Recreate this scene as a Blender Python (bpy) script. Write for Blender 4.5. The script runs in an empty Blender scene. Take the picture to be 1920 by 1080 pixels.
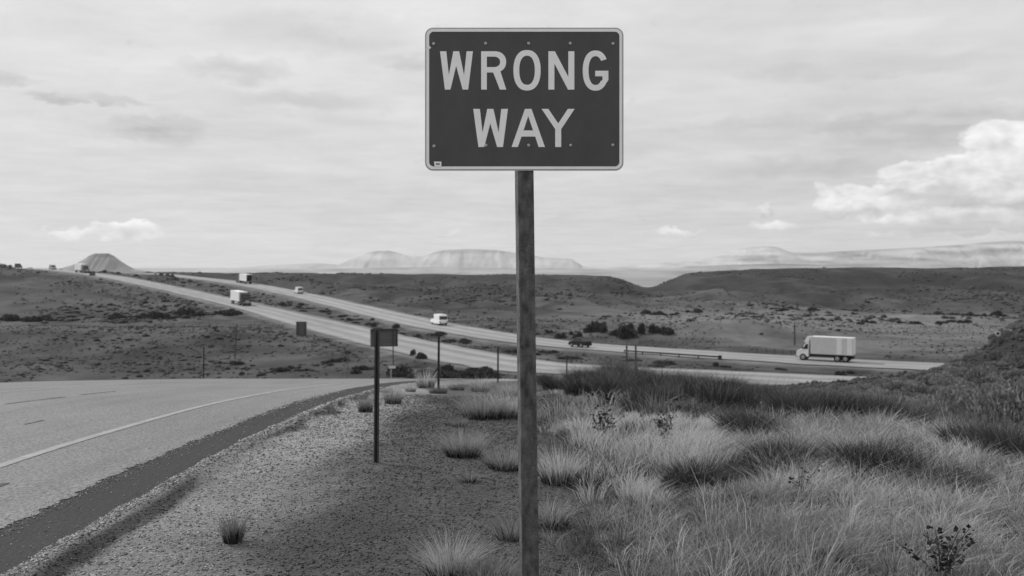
import bpy, math, random
import numpy as np
R = math.radians
scene = bpy.context.scene
col = scene.collection
rng = np.random.default_rng(7)
random.seed(7)
F = 1867.0            # focal length in 1920-px units; the eye is the origin, z = 0 is eye level, +Y is ahead

# ------------------------------------------------------------------ camera
cam_d = bpy.data.cameras.new('camera')
cam_d.sensor_width = 36.0
cam_d.lens = 35.0
cam_d.shift_y = -40.0 / 1920.0
cam_d.clip_start = 0.1
cam_d.clip_end = 80000
cam_d.dof.use_dof = True
cam_d.dof.focus_distance = 5.7
cam_d.dof.aperture_fstop = 4.0
cam = bpy.data.objects.new('camera', cam_d)
cam.rotation_euler = (R(90), 0, 0)
col.objects.link(cam)
scene.camera = cam

# ------------------------------------------------------------------ sun and sky
SUN_AZ = R(-57)       # from straight ahead (+Y), negative is to the left
SUN_EL = R(40)
sun_d = bpy.data.lights.new('sun', 'SUN')
sun_d.energy = 3.0
sun_d.angle = R(0.6)
sun_d.color = (1, 1, 1)
sun = bpy.data.objects.new('sun', sun_d)
sun.rotation_euler = (R(90) - SUN_EL, 0, R(180) - SUN_AZ)
col.objects.link(sun)

scene.view_settings.view_transform = 'Standard'
scene.view_settings.look = 'None'
scene.view_settings.gamma = 1.0
scene.view_settings.exposure = 0.0
scene.view_settings.use_curve_mapping = False
scene.render.engine = 'CYCLES'
cy = scene.cycles
cy.use_denoising = True
try:
    cy.denoiser = 'OPENIMAGEDENOISE'
except Exception:
    pass
cy.max_bounces = 5
cy.diffuse_bounces = 2
cy.glossy_bounces = 2
cy.transmission_bounces = 2
cy.transparent_max_bounces = 6
cy.volume_bounces = 1

class Nodes:
    """small helper that chains shader nodes"""
    def __init__(self, tree):
        self.t = tree
    def new(self, kind, **kw):
        n = self.t.nodes.new(kind)
        for k, v in kw.items():
            setattr(n, k, v)
        return n
    def put(self, sock, v):
        if isinstance(v, bpy.types.NodeSocket):
            self.t.links.new(v, sock)
        elif isinstance(v, (tuple, list)):
            sock.default_value = v
        else:
            try:
                sock.default_value = v
            except TypeError:
                sock.default_value = (v, v, v)
    def m(self, op, a, b=0.0, c=0.0, clamp=False):
        n = self.new('ShaderNodeMath', operation=op, use_clamp=clamp)
        for i, v in enumerate((a, b, c)):
            if i < len(n.inputs):
                self.put(n.inputs[i], v)
        return n.outputs[0]
    def vec(self, x, y, z=0.0):
        n = self.new('ShaderNodeCombineXYZ')
        for i, v in enumerate((x, y, z)):
            self.put(n.inputs[i], v)
        return n.outputs[0]
    def noise(self, v, scale, detail=3.0, rough=0.5, dist=0.0):
        n = self.new('ShaderNodeTexNoise')
        if v is not None:
            self.put(n.inputs['Vector'], v)
        n.inputs['Scale'].default_value = scale
        n.inputs['Detail'].default_value = detail
        n.inputs['Roughness'].default_value = rough
        n.inputs['Distortion'].default_value = dist
        return n.outputs['Fac']
    def noise2(self, x, y, detail=3.0, rough=0.5, dist=0.0):
        n = self.new('ShaderNodeTexNoise', noise_dimensions='2D')
        self.put(n.inputs['Vector'], self.vec(x, y))
        n.inputs['Scale'].default_value = 1.0
        n.inputs['Detail'].default_value = detail
        n.inputs['Roughness'].default_value = rough
        n.inputs['Distortion'].default_value = dist
        return n.outputs['Fac']
    def rng(self, v, a, b, c, d, smooth=True):
        n = self.new('ShaderNodeMapRange')
        n.interpolation_type = 'SMOOTHSTEP' if smooth else 'LINEAR'
        for i, x in enumerate((v, a, b, c, d)):
            self.put(n.inputs[i], x)
        return n.outputs[0]
    def mix(self, f, a, b):
        n = self.new('ShaderNodeMix')
        n.data_type = 'FLOAT'
        self.put(n.inputs[0], f); self.put(n.inputs[2], a); self.put(n.inputs[3], b)
        return n.outputs[0]

def px_dir(px, py):
    az = math.atan((px - 960) / F)
    el = math.atan((500 - py) / F * math.cos(az))
    return az, el

world = bpy.data.worlds.new('World')
scene.world = world
world.use_nodes = True
wt = world.node_tree
wt.nodes.clear()
W = Nodes(wt)
sky = W.new('ShaderNodeTexSky', sky_type='NISHITA')
sky.sun_disc = False
sky.sun_elevation = SUN_EL
sky.sun_rotation = SUN_AZ
sky.air_density = 1.0
sky.dust_density = 2.0
bw = W.new('ShaderNodeRGBToBW')
wt.links.new(sky.outputs[0], bw.inputs[0])
clear_sky = bw.outputs[0]
tc = W.new('ShaderNodeTexCoord')
sep = W.new('ShaderNodeSeparateXYZ')
wt.links.new(tc.outputs['Generated'], sep.inputs[0])
dx, dy, dz = sep.outputs
az = W.m('ARCTAN2', dx, dy)
el = W.m('ARCSINE', dz)
# thin high veil, seen in perspective
den = W.m('ADD', W.m('MAXIMUM', dz, 0.0), 0.06)
pxn = W.m('DIVIDE', dx, den); pyn = W.m('DIVIDE', dy, den)
v1 = W.noise2(W.m('MULTIPLY', pxn, 0.9), W.m('MULTIPLY', pyn, 0.9), 4.0, 0.55)
v2 = W.noise2(W.m('MULTIPLY', pxn, 2.6), W.m('MULTIPLY', pyn, 2.6), 4.0, 0.6)
streak = W.noise2(W.m('MULTIPLY', az, 5.0), W.m('MULTIPLY', el, 34.0), 4.0, 0.55)
# domain warp in angles
wa = W.m('MULTIPLY', az, 30.0); we = W.m('MULTIPLY', el, 55.0)
wn1 = W.m('SUBTRACT', W.noise2(wa, we, 3.0, 0.6), 0.5)
wn2 = W.m('SUBTRACT', W.noise2(W.m('ADD', wa, 41.3), we, 3.0, 0.6), 0.5)
waz = W.m('MULTIPLY_ADD', wn1, 0.045, az)
wel = W.m('MULTIPLY_ADD', wn2, 0.022, el)
def blobs(items, ca, ce, lit=False):
    tot = None; up = None
    for (px, py, rx, ry, s) in items:
        a0, e0 = px_dir(px, py)
        qa = W.m('MULTIPLY', W.m('SUBTRACT', ca, a0), F / rx)
        qe = W.m('MULTIPLY', W.m('SUBTRACT', ce, e0), F / ry)
        r2 = W.m('MULTIPLY_ADD', qa, qa, W.m('MULTIPLY', qe, qe))
        v = W.m('MULTIPLY', W.m('MAXIMUM', W.m('SUBTRACT', 1.0, r2), 0.0), s)
        tot = v if tot is None else W.m('ADD', tot, v)
        if lit:
            up = W.m('MULTIPLY', v, qe) if up is None else W.m('MULTIPLY_ADD', v, qe, up)
    return (tot, W.m('DIVIDE', up, W.m('ADD', tot, 0.25))) if lit else tot
dark = blobs([(290, 243, 100, 28, 1.0), (150, 186, 110, 9, 1.0), (600, 60, 200, 50, .7), (440, 130, 120, 26, .8), (520, 187, 240, 20, .7), (0, 148, 60, 14, .9),
              (770, 117, 100, 12, .7), (1800, 240, 260, 42, .9), (1480, 235, 190, 24, .6), (1500, 315, 220, 22, .6), (1600, 130, 260, 20, .6), (1850, 385, 130, 18, .8), (1830, 430, 190, 12, .8)], waz, wel)
cum, cum_up = blobs([(1885, 252, 66, 36, 1.6), (1915, 300, 110, 62, 1.9), (1790, 314, 56, 24, 1.5), (1700, 324, 60, 18, 1.2), (1612, 362, 62, 20, 1.0),
             (1545, 366, 28, 26, .95), (1560, 395, 50, 16, .8), (1700, 384, 90, 20, .6), (1450, 421, 62, 13, 1.1), (1438, 390, 24, 13, .9),
             (1670, 413, 66, 13, .8), (1265, 433, 76, 9, .8), (235, 432, 74, 22, 2.0), (120, 437, 62, 13, 1.3),
             (1820, 345, 110, 24, .75), (1800, 405, 160, 18, .7), (1690, 350, 70, 16, .6), (1600, 385, 90, 20, .6), (1890, 370, 60, 18, .7), (1640, 440, 120, 8, .5), (1860, 440, 90, 9, .6), (1010, 412, 60, 9, .5), (840, 437, 40, 7, .6), (1190, 410, 60, 7, .5)], waz, wel, True)
fa = W.m('MULTIPLY', az, 48.0); fe = W.m('MULTIPLY', el, 70.0)
fn = W.noise2(fa, fe, 4.0, 0.5)
fs = W.noise2(W.m('ADD', fa, 0.55), W.m('ADD', fe, -0.85), 4.0, 0.5)
field = W.m('ADD', cum, W.m('MULTIPLY', W.m('SUBTRACT', fn, 0.5), 1.1))
calpha = W.rng(field, 0.10, 0.80, 0.0, 1.0)
relief = W.m('MULTIPLY', W.m('SUBTRACT', fs, fn), 0.45)
cval = W.m('ADD', W.m('ADD', W.rng(field, 0.2, 1.2, 0.68, 0.83), relief), W.m('MULTIPLY', cum_up, 0.22))
veil = W.m('ADD', W.rng(v1, 0.3, 0.75, 0.655, 0.745), W.m('MULTIPLY', W.m('SUBTRACT', v2, 0.5), 0.20))
veil = W.m('ADD', veil, W.m('MULTIPLY', W.m('SUBTRACT', streak, 0.5), 0.11))
veil = W.m('ADD', veil, W.rng(el, 0.03, 0.27, 0.0, 0.15))
veil = W.m('SUBTRACT', veil, W.m('MULTIPLY', W.m('MINIMUM', dark, 1.2), W.rng(v2, 0.3, 0.65, 0.05, 0.26)))
clear_s = W.m('MULTIPLY', clear_sky, 0.07)
base = W.mix(0.82, clear_s, veil)
final = W.mix(calpha, base, cval)
bg = W.new('ShaderNodeBackground')
comb = W.new('ShaderNodeCombineColor')
for i in range(3):
    wt.links.new(final, comb.inputs[i])
wt.links.new(comb.outputs[0], bg.inputs[0])
bg.inputs[1].default_value = 1.0
world.cycles.sampling_method = 'NONE'
wo = W.new('ShaderNodeOutputWorld')
wt.links.new(bg.outputs[0], wo.inputs[0])

# ------------------------------------------------------------------ helpers
def tag(o, label=None, cat=None, group=None, kind=None):
    if label: o['label'] = label
    if cat: o['category'] = cat
    if group: o['group'] = group
    if kind: o['kind'] = kind
    return o

def empty(name, loc=(0, 0, 0), rz=0.0, label=None, cat=None, group=None):
    o = bpy.data.objects.new(name, None)
    o.empty_display_size = 0.2
    o.location = loc
    o.rotation_euler = (0, 0, rz)
    col.objects.link(o)
    return tag(o, label, cat, group)

def link_mesh(name, me, mat=None, parent=None, loc=None, rz=None):
    o = bpy.data.objects.new(name, me)
    col.objects.link(o)
    if mat is not None and not me.materials:
        me.materials.append(mat)
    if parent is not None:
        o.parent = parent
    if loc is not None: o.location = loc
    if rz is not None: o.rotation_euler = (0, 0, rz)
    return o

def np_mesh(name, v, f, smooth=False, attr=None):
    """mesh from arrays; f is (n,3) or (n,4); attr = dict of per-vertex floats"""
    me = bpy.data.meshes.new(name)
    v = np.asarray(v, dtype=np.float32); f = np.asarray(f, dtype=np.int32)
    k = f.shape[1]
    me.vertices.add(len(v)); me.vertices.foreach_set('co', v.ravel())
    me.loops.add(f.size); me.loops.foreach_set('vertex_index', f.ravel())
    me.polygons.add(len(f))
    me.polygons.foreach_set('loop_start', np.arange(0, f.size, k, dtype=np.int32))
    me.polygons.foreach_set('loop_total', np.full(len(f), k, dtype=np.int32))
    if smooth:
        me.polygons.foreach_set('use_smooth', np.ones(len(f), dtype=bool))
    me.update(calc_edges=True)
    for n, a in (attr or {}).items():
        at = me.attributes.new(n, 'FLOAT', 'POINT')
        at.data.foreach_set('value', np.asarray(a, dtype=np.float32))
    me.validate()
    return me

class MB:
    """collects simple solids; build() makes ONE mesh object"""
    def __init__(self):
        self.v = []; self.f = []
    def add(self, vs, fs):
        b = len(self.v)
        self.v += [tuple(p) for p in vs]
        self.f += [tuple(i + b for i in q) for q in fs]
        return self
    def box(self, x0, x1, y0, y1, z0, z1):
        vs = [(x0, y0, z0), (x1, y0, z0), (x1, y1, z0), (x0, y1, z0), (x0, y0, z1), (x1, y0, z1), (x1, y1, z1), (x0, y1, z1)]
        return self.add(vs, [(0, 3, 2, 1), (4, 5, 6, 7), (0, 1, 5, 4), (1, 2, 6, 5), (2, 3, 7, 6), (3, 0, 4, 7)])
    def prism(self, prof, x0, x1, inset=0.0, z_in=None):
        """profile [(y, z)] swept along x; the ends are drawn in a little where z > z_in (tumblehome)"""
        n = len(prof)
        def xs(z, s):
            k = inset if (z_in is not None and z > z_in) else 0.0
            return x0 + k if s == 0 else x1 - k
        vs = [(xs(z, 0), y, z) for (y, z) in prof] + [(xs(z, 1), y, z) for (y, z) in prof]
        fs = [(i, (i + 1) % n, n + (i + 1) % n, n + i) for i in range(n)]
        fs += [tuple(range(n - 1, -1, -1)), tuple(range(n, 2 * n))]
        return self.add(vs, fs)
    def cyl(self, p0, p1, r0, r1=None, n=12):
        r1 = r0 if r1 is None else r1
        a = np.array(p0, float); b = np.array(p1, float)
        d = (b - a) / np.linalg.norm(b - a)
        h = np.array([0, 0, 1.0]) if abs(d[2]) < 0.9 else np.array([1.0, 0, 0])
        s = np.cross(d, h); s /= np.linalg.norm(s); t = np.cross(d, s)
        vs = []
        for (c, r) in ((a, r0), (b, r1)):
            for i in range(n):
                w = 2 * math.pi * i / n
                vs.append(tuple(c + r * (math.cos(w) * s + math.sin(w) * t)))
        fs = [(i, (i + 1) % n, n + (i + 1) % n, n + i) for i in range(n)]
        fs += [tuple(range(n - 1, -1, -1)), tuple(range(n, 2 * n))]
        return self.add(vs, fs)
    def mesh(self, name, bevel=0.0, smooth=False):
        me = bpy.data.meshes.new(name)
        me.from_pydata(self.v, [], self.f)
        import bmesh
        bm = bmesh.new(); bm.from_mesh(me)
        bmesh.ops.recalc_face_normals(bm, faces=bm.faces)
        if bevel > 0:
            bmesh.ops.bevel(bm, geom=list(bm.edges), offset=bevel, segments=2, profile=0.6, affect='EDGES', clamp_overlap=True)
        bm.to_mesh(me); bm.free()
        if smooth:
            me.polygons.foreach_set('use_smooth', np.ones(len(me.polygons), dtype=bool))
        me.update()
        return me
    def build(self, name, mat, parent=None, bevel=0.0, smooth=False, loc=None, rz=None):
        return link_mesh(name, self.mesh(name, bevel, smooth), mat, parent, loc, rz)

def copy_tree(o, parent=None):
    c = o.copy()
    col.objects.link(c)
    c.parent = parent
    for ch in list(o.children):
        copy_tree(ch, c)
    return c

# numpy value noise -------------------------------------------------
def _hash(ix, iy, seed):
    h = (ix.astype(np.int64) * 374761393 + iy.astype(np.int64) * 668265263 + seed * 1442695041) & 0xffffffff
    h = ((h ^ (h >> 13)) * 1274126177) & 0xffffffff
    h = h ^ (h >> 16)
    return (h & 0xffffff) / float(0xffffff)
def vnoise(x, y, seed=0):
    ix = np.floor(x); iy = np.floor(y)
    fx = x - ix; fy = y - iy
    fx = fx * fx * fx * (fx * (fx * 6 - 15) + 10); fy = fy * fy * fy * (fy * (fy * 6 - 15) + 10)
    a = _hash(ix, iy, seed); b = _hash(ix + 1, iy, seed); c = _hash(ix, iy + 1, seed); d = _hash(ix + 1, iy + 1, seed)
    return (a * (1 - fx) + b * fx) * (1 - fy) + (c * (1 - fx) + d * fx) * fy
def fbm(x, y, seed=0, octs=4, gain=0.5):
    t = 0.0; a = 1.0; n = 0.0
    for i in range(octs):
        t = t + a * (vnoise(x, y, seed + 17 * i) - 0.5); n += a
        x = x * 2.03 + 5.1; y = y * 2.03 - 3.7; a *= gain
    return t / n * 2
def sst(t):
    t = np.clip(t, 0, 1)
    return t * t * (3 - 2 * t)

# ------------------------------------------------------------------ materials (the photograph is black and white: all greys)
def grey(v):
    return (v, v, v, 1)
MATS = {}
def mat(name, v, rough=0.8, var=0.0, scale=8.0, bump=0.0, bscale=40.0, metal=0.0, spec=0.3, detail=4.0, stretch=None, obj_rand=0.0, coat=0.0):
    if name in MATS:
        return MATS[name]
    m = bpy.data.materials.new(name)
    m.use_nodes = True
    t = m.node_tree
    b = t.nodes['Principled BSDF']
    b.inputs['Roughness'].default_value = rough
    b.inputs['Metallic'].default_value = metal
    b.inputs['Specular IOR Level'].default_value = spec
    b.inputs['Coat Weight'].default_value = coat
    b.inputs['Base Color'].default_value = grey(v)
    N = Nodes(t)
    if var > 0 or obj_rand > 0:
        c = N.new('ShaderNodeTexCoord')
        vec = c.outputs['Object']
        if stretch:
            mp = N.new('ShaderNodeMapping'); mp.inputs['Scale'].default_value = stretch
            t.links.new(vec, mp.inputs[0]); vec = mp.outputs[0]
        val = N.rng(N.noise(vec, scale, detail, 0.6), 0.25, 0.75, v * (1 - var), v * (1 + var), False)
        if obj_rand > 0:
            oi = N.new('ShaderNodeObjectInfo')
            val = N.m('MULTIPLY', val, N.rng(oi.outputs['Random'], 0, 1, 1 - obj_rand, 1 + obj_rand, False))
        cc = N.new('ShaderNodeCombineColor')
        for i in range(3): t.links.new(val, cc.inputs[i])
        t.links.new(cc.outputs[0], b.inputs['Base Color'])
    if bump > 0:
        c = N.new('ShaderNodeTexCoord')
        bp = N.new('ShaderNodeBump'); bp.inputs['Strength'].default_value = bump; bp.inputs['Distance'].default_value = 0.02
        t.links.new(N.noise(c.outputs['Object'], bscale, 4.0, 0.65), bp.inputs['Height'])
        t.links.new(bp.outputs[0], b.inputs['Normal'])
    MATS[name] = m
    return m
def attr_mat(name, attr, rough=0.9, s1=0.0, a1=0.0, s2=0.0, a2=0.0, bump=0.0, bs=3.0, bdist=0.1, spec=0.15, gain=1.0, transl=0.0):
    """albedo from a mesh attribute, broken up by object-space noise"""
    m = bpy.data.materials.new(name)
    m.use_nodes = True
    t = m.node_tree
    b = t.nodes['Principled BSDF']
    b.inputs['Roughness'].default_value = rough
    b.inputs['Specular IOR Level'].default_value = spec
    N = Nodes(t)
    at = N.new('ShaderNodeAttribute', attribute_name=attr)
    val = at.outputs['Fac']
    c = N.new('ShaderNodeTexCoord')
    if a1: val = N.m('MULTIPLY', val, N.rng(N.noise(c.outputs['Object'], s1, 5, 0.65), 0.25, 0.75, 1 - a1, 1 + a1, False))
    if a2: val = N.m('MULTIPLY', val, N.rng(N.noise(c.outputs['Object'], s2, 3, 0.7), 0.25, 0.75, 1 - a2, 1 + a2, False))
    if gain != 1.0: val = N.m('MULTIPLY', val, gain)
    cc = N.new('ShaderNodeCombineColor')
    for i in range(3): t.links.new(val, cc.inputs[i])
    t.links.new(cc.outputs[0], b.inputs['Base Color'])
    if bump:
        bp = N.new('ShaderNodeBump'); bp.inputs['Strength'].default_value = bump; bp.inputs['Distance'].default_value = bdist
        t.links.new(N.noise(c.outputs['Object'], bs, 5, 0.65), bp.inputs['Height'])
        t.links.new(bp.outputs[0], b.inputs['Normal'])
    if transl > 0:
        tr = N.new('ShaderNodeBsdfTranslucent'); t.links.new(cc.outputs[0], tr.inputs[0])
        mx = N.new('ShaderNodeMixShader'); mx.inputs[0].default_value = transl
        t.links.new(b.outputs[0], mx.inputs[1]); t.links.new(tr.outputs[0], mx.inputs[2])
        t.links.new(mx.outputs[0], t.nodes['Material Output'].inputs['Surface'])
    MATS[name] = m
    return m

# ------------------------------------------------------------------ terrain heights
NY = [-20, 0, 5, 10, 15, 20, 30, 40, 50, 60, 80, 100, 115, 125, 400]
NZ = [-1.75, -1.75, -1.75, -1.85, -2.1, -2.5, -3.45, -4.5, -5.65, -6.85, -9.1, -11.4, -13.0, -13.7, -13.7]
_yy = np.arange(-20, 400, 0.25)
_zz = np.interp(_yy, NY, NZ)
_k = np.hanning(29); _k /= _k.sum()
_zz = np.convolve(np.pad(_zz, 14, mode='edge'), _k, mode='valid')
def z_axis(y):
    return np.interp(y, _yy, _zz)
def bend(y):
    t = np.maximum(y - 26, 0)
    return 0.17 * t * t / (t + 4) + 0.0012 * t * t

# distant land: columns (screen bearing) by distance, heights relative to the eye
COLS = [-1500, 0, 200, 400, 600, 800, 1000, 1150, 1215, 1290, 1400, 1600, 1760, 1920, 3000]
PROF = {
 -1500: [(125, -14.3), (155, -14.4), (186, -11.6), (200, -11.9), (224, -13.4), (243, -13.4), (330, -9.5), (420, -3.5), (520, -0.9), (640, -1.5), (800, -8)],
 0:     [(125, -14.3), (155, -14.4), (186, -11.6), (200, -11.9), (224, -13.4), (243, -13.4), (262, -13.4), (330, -9.5), (420, -3.6), (520, -0.9), (640, -2), (800, -8)],
 200:   [(125, -14.3), (155, -14.4), (186, -11.6), (200, -11.9), (224, -13.4), (243, -13.4), (300, -11.5), (370, -7.8), (420, -4.8), (450, -3.7), (560, -3.6), (700, -4.5), (900, -10)],
 400:   [(125, -14.3), (155, -14.4), (186, -11.6), (200, -11.9), (224, -13.4), (243, -13.4), (330, -10.5), (455, -6.6), (560, -4.8), (700, -4.1), (900, -10)],
 600:   [(125, -13.7), (225, -13.3), (330, -10.8), (450, -8), (560, -5.2), (650, -4.2), (900, -10)],
 800:   [(125, -13.6), (168, -13.6), (225, -12.9), (300, -12), (400, -10), (520, -6.5), (650, -4.4), (900, -12)],
 1000:  [(125, -13.6), (180, -13.5), (300, -13), (380, -11.6), (430, -11), (520, -8), (650, -4.2), (900, -12)],
 1150:  [(125, -13.6), (300, -13.6), (400, -12.8), (440, -12), (540, -9), (650, -5.6), (900, -14)],
 1215:  [(125, -13.6), (300, -13.8), (400, -13.5), (500, -14), (650, -14.4), (900, -24)],
 1290:  [(125, -13.6), (300, -13.8), (400, -13.6), (500, -11.5), (700, -3.4), (900, -12)],
 1400:  [(125, -13.6), (300, -13.8), (400, -13.8), (500, -10), (700, -1.8), (900, -10)],
 1600:  [(125, -13.6), (300, -13.5), (380, -13.8), (480, -9.5), (700, 0.2), (900, -8)],
 1760:  [(125, -13.6), (300, -13.5), (380, -13.5), (480, -9.3), (700, -0.8), (900, -8)],
 1920:  [(125, -13.4), (300, -13.5), (380, -13), (480, -9), (700, 0.2), (900, -8)],
 3000:  [(125, -12.5), (300, -13), (380, -12), (480, -7), (700, 3), (900, -6)],
}
TY = np.exp(np.linspace(math.log(60), math.log(2600), 340))
TU = (np.linspace(-1500, 3000, 451) - 960) / F
_tab = np.zeros((len(COLS), len(TY)))
for i, c in enumerate(COLS):
    p = PROF[c] + [(1500, -45), (2600, -60)]
    _tab[i] = np.interp(TY, [a for a, b in p], [b for a, b in p])
_k2 = np.hanning(19); _k2 /= _k2.sum()
_tab = np.array([np.convolve(np.pad(r, 9, mode='edge'), _k2, mode='valid') for r in _tab])
TAB = np.array([np.interp(TU, [(c - 960) / F for c in COLS], _tab[:, j]) for j in range(len(TY))]).T
_k3 = np.hanning(7); _k3 /= _k3.sum()
TAB = np.apply_along_axis(lambda r: np.convolve(np.pad(r, 3, mode='edge'), _k3, mode='valid'), 0, TAB)
def table(x, y):
    yc = np.clip(y, 61, 2599)
    u = np.clip(x / yc, TU[0], TU[-1] - 1e-6)
    fi = (u - TU[0]) / (TU[1] - TU[0]); i = np.clip(fi.astype(int), 0, len(TU) - 2); fi = fi - i
    lj = (np.log(yc) - math.log(60)) / (math.log(2600) - math.log(60)) * (len(TY) - 1)
    j = np.clip(lj.astype(int), 0, len(TY) - 2); fj = lj - j
    return (TAB[i, j] * (1 - fi) + TAB[i + 1, j] * fi) * (1 - fj) + (TAB[i, j + 1] * (1 - fi) + TAB[i + 1, j + 1] * fi) * fj

# highway centre lines: (screen bearing px, screen py, distance) read off the photograph -> real points
def pt(px, py, Y):
    return np.array([(px - 960) / F * Y, Y, (500 - py) / F * Y])
NEAR = [pt(*a) for a in [(2450, 752, 99), (2000, 735, 106), (1500, 712, 117), (1200, 699, 126), (1000, 687, 134), (900, 673, 145), (750, 644, 174),
                         (600, 608, 226), (450, 571, 305), (300, 537, 385), (180, 514.5, 450), (60, 503.5, 520), (-60, 503, 590), (-160, 507, 680)]]
FAR = [pt(*a) for a in [(2600, 706, 124), (2100, 697, 130), (1700, 686, 139), (1400, 668, 150), (1200, 655, 162), (1000, 640, 182), (800, 607, 225),
                        (650, 573, 300), (550, 550, 365), (450, 531, 430), (350, 519, 490), (280, 513, 540), (180, 510, 620), (60, 510, 720)]]
def spline(P, step=1.5):
    P = [2 * P[0] - P[1]] + P + [2 * P[-1] - P[-2]]
    out = []
    for i in range(1, len(P) - 2):
        p0, p1, p2, p3 = P[i - 1:i + 3]
        n = max(2, int(np.linalg.norm(p2 - p1) / step))
        for t in np.linspace(0, 1, n, endpoint=False):
            out.append(0.5 * (2 * p1 + (p2 - p0) * t + (2 * p0 - 5 * p1 + 4 * p2 - p3) * t * t + (3 * p1 - p0 - 3 * p2 + p3) * t ** 3))
    out.append(P[-2])
    return np.array(out)
PN = spline(NEAR); PF = spline(FAR)
def smooth_z(P, n=41):
    k = np.hanning(n); k /= k.sum()
    z = np.convolve(np.pad(P[:, 2], n // 2, mode='edge'), k, mode='valid')
    P = P.copy(); P[:, 2] = z
    return P
PN = smooth_z(PN); PF = smooth_z(PF)
def near_path(x, y, P):
    """distance to a path and its height there, for arrays (chunked)"""
    d = np.full(x.shape, 1e9); z = np.zeros(x.shape)
    Q = P[::2]
    for a in range(0, len(x), 20000):
        s = slice(a, a + 20000)
        dd = (x[s, None] - Q[None, :, 0]) ** 2 + (y[s, None] - Q[None, :, 1]) ** 2
        k = dd.argmin(1)
        d[s] = np.sqrt(dd[np.arange(len(k)), k]); z[s] = Q[k, 2]
    return d, z

def height(x, y, roads=True):
    x = np.asarray(x, float).ravel(); y = np.asarray(y, float).ravel()
    xr = x - bend(y)
    z = z_axis(y)
    # cross section: windrow of loose gravel along the pavement edge, fall to the right, bank to the left
    wn = 0.65 + 0.7 * vnoise(x * 0 + 3.3, y * 1.3, 5)
    ridge = 0.018 * wn * np.exp(-((xr + 2.84 + 0.05 * fbm(y * 0.8, y * 0, 8)) / 0.08) ** 2) * sst((30 - y) / 10)
    right = -0.06 * sst((xr + 2.82) / 0.25) - 0.06 * sst((xr + 2.5) / 3.0)
    swale = -0.95 * sst((x - 3) / 6) * sst((y - 9) / 12)
    knoll = 3.7 * np.exp(-(((x - 51) / 22) ** 2 + ((y - 71) / 22) ** 2))
    bank = -0.42 * np.maximum(-14.4 - xr, 0)
    off = (xr < -2.95) & (xr > -14.4)
    veg = sst((x + 0.3) / 1.5)
    z = z + np.where(xr > -2.98, ridge + right, 0) + swale + knoll + bank
    z = z + np.where(off, -0.02, 0.012 * fbm(x * 2.5, y * 2.5, 3, 3) + veg * 0.10 * fbm(x * 0.5, y * 0.5, 11, 3) + veg * 0.04 * fbm(x * 2.2, y * 2.2, 12, 2))
    z = z + sst((y - 40) / 30) * np.where(off, 0, 1) * 0.25 * fbm(x * 0.12, y * 0.12, 31, 3)
    z = np.maximum(z, -14.2)
    t = table(x, y)
    hill = sst((y - 230) / 120)
    gully = np.abs(fbm(x * 0.022 + 0.006 * y + 0.6 * fbm(x * 0.01, y * 0.01, 25, 2), y * 0.006, 21, 4))
    un = x / np.maximum(y, 1.0)
    calm = 1 - 0.85 * np.exp(-((un - 0.137) / 0.022) ** 2)
    t = t + calm * hill * sst((950 - y) / 250) * (1.6 * fbm(x * 0.012, y * 0.012, 22, 5) + 9.0 * (0.20 - gully) + 1.3 * fbm(x * 0.05, y * 0.03, 24, 3)) * np.clip(np.abs(y - 675) / 110 + 0.12, 0, 1)
    t = t + (1 - hill) * 0.35 * fbm(x * 0.03, y * 0.03, 23, 4)
    cone = 6.2 * np.exp(-(((x - 75) / 10.5) ** 2 + ((y - 370) / 15) ** 2) ** 0.85)
    cone = cone + 2.4 * np.exp(-((y - 432 - 0.12 * (x - 20)) / 10) ** 2) * sst((x + 10) / 20) * sst((68 - x) / 20)
    t = t + cone
    lump = 3.4 * np.exp(-(((x - 42) / 20) ** 2 + ((y - 196) / 12) ** 2))   # grassy cut slope beyond the far carriageway
    t = t + lump
    w = sst((y - 92) / 36)
    z = z * (1 - w) + t * w
    z = z + np.minimum(0.62 * np.log1p(np.exp(np.clip((x - 38) / 1.5, -30, 30))) * 1.5, 11.0) * np.exp(-((y - 84) / 14) ** 2)
    if roads:
        sel = np.where((y > 85) & (y < 760) & (x < 220) & (x > -420))[0]
        if len(sel):
            xs, ys, zs = x[sel], y[sel], z[sel]
            for P, hw in ((PN, 7.4), (PF, 6.6)):
                d, pz = near_path(xs, ys, P)
                k = sst((d - hw) / 13.0)
                low = pz - 0.10 - 0.55 * sst((d - hw + 0.3) / 5.0)
                zs = low * (1 - k) + zs * k
            z[sel] = zs
    return z
def H(x, y):
    return float(height(np.array([x]), np.array([y]))[0])

# ------------------------------------------------------------------ the ground: one sheet to the horizon
ys = [-8.0]
while ys[-1] < 42000:
    y = ys[-1]
    if y < 5: s = 0.25
    elif y < 14: s = 0.10
    elif y < 900: s = max(0.10, (y - 14) * 0.0085 + 0.10)
    else: s = (y - 900) * 0.06 + 8
    ys.append(y + s)
ys = np.array(ys)
us = np.linspace(-1, 1, 381); us = np.sign(us) * (0.80 * np.abs(us) + 0.75 * np.abs(us) ** 4)
us = np.sort(np.concatenate([us, (np.arange(-3.7, -2.2, 0.06)) / 20.0]))
gy, gx = np.meshgrid(ys, us, indexing='ij')
gx = gx * (np.maximum(gy, 0) + 12)
hx, hy = gx.ravel(), gy.ravel()
gz = height(hx, hy)
farm = sst((hy - 1500) / 1500)
gz = gz * (1 - farm) + farm * (-60 + 9 * fbm(hx * 0.0007, hy * 0.0007, 91, 4))
ny, nx = gy.shape
idx = np.arange(ny * nx).reshape(ny, nx)
quads = np.stack([idx[:-1, :-1], idx[:-1, 1:], idx[1:, 1:], idx[1:, :-1]], -1).reshape(-1, 4)
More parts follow.
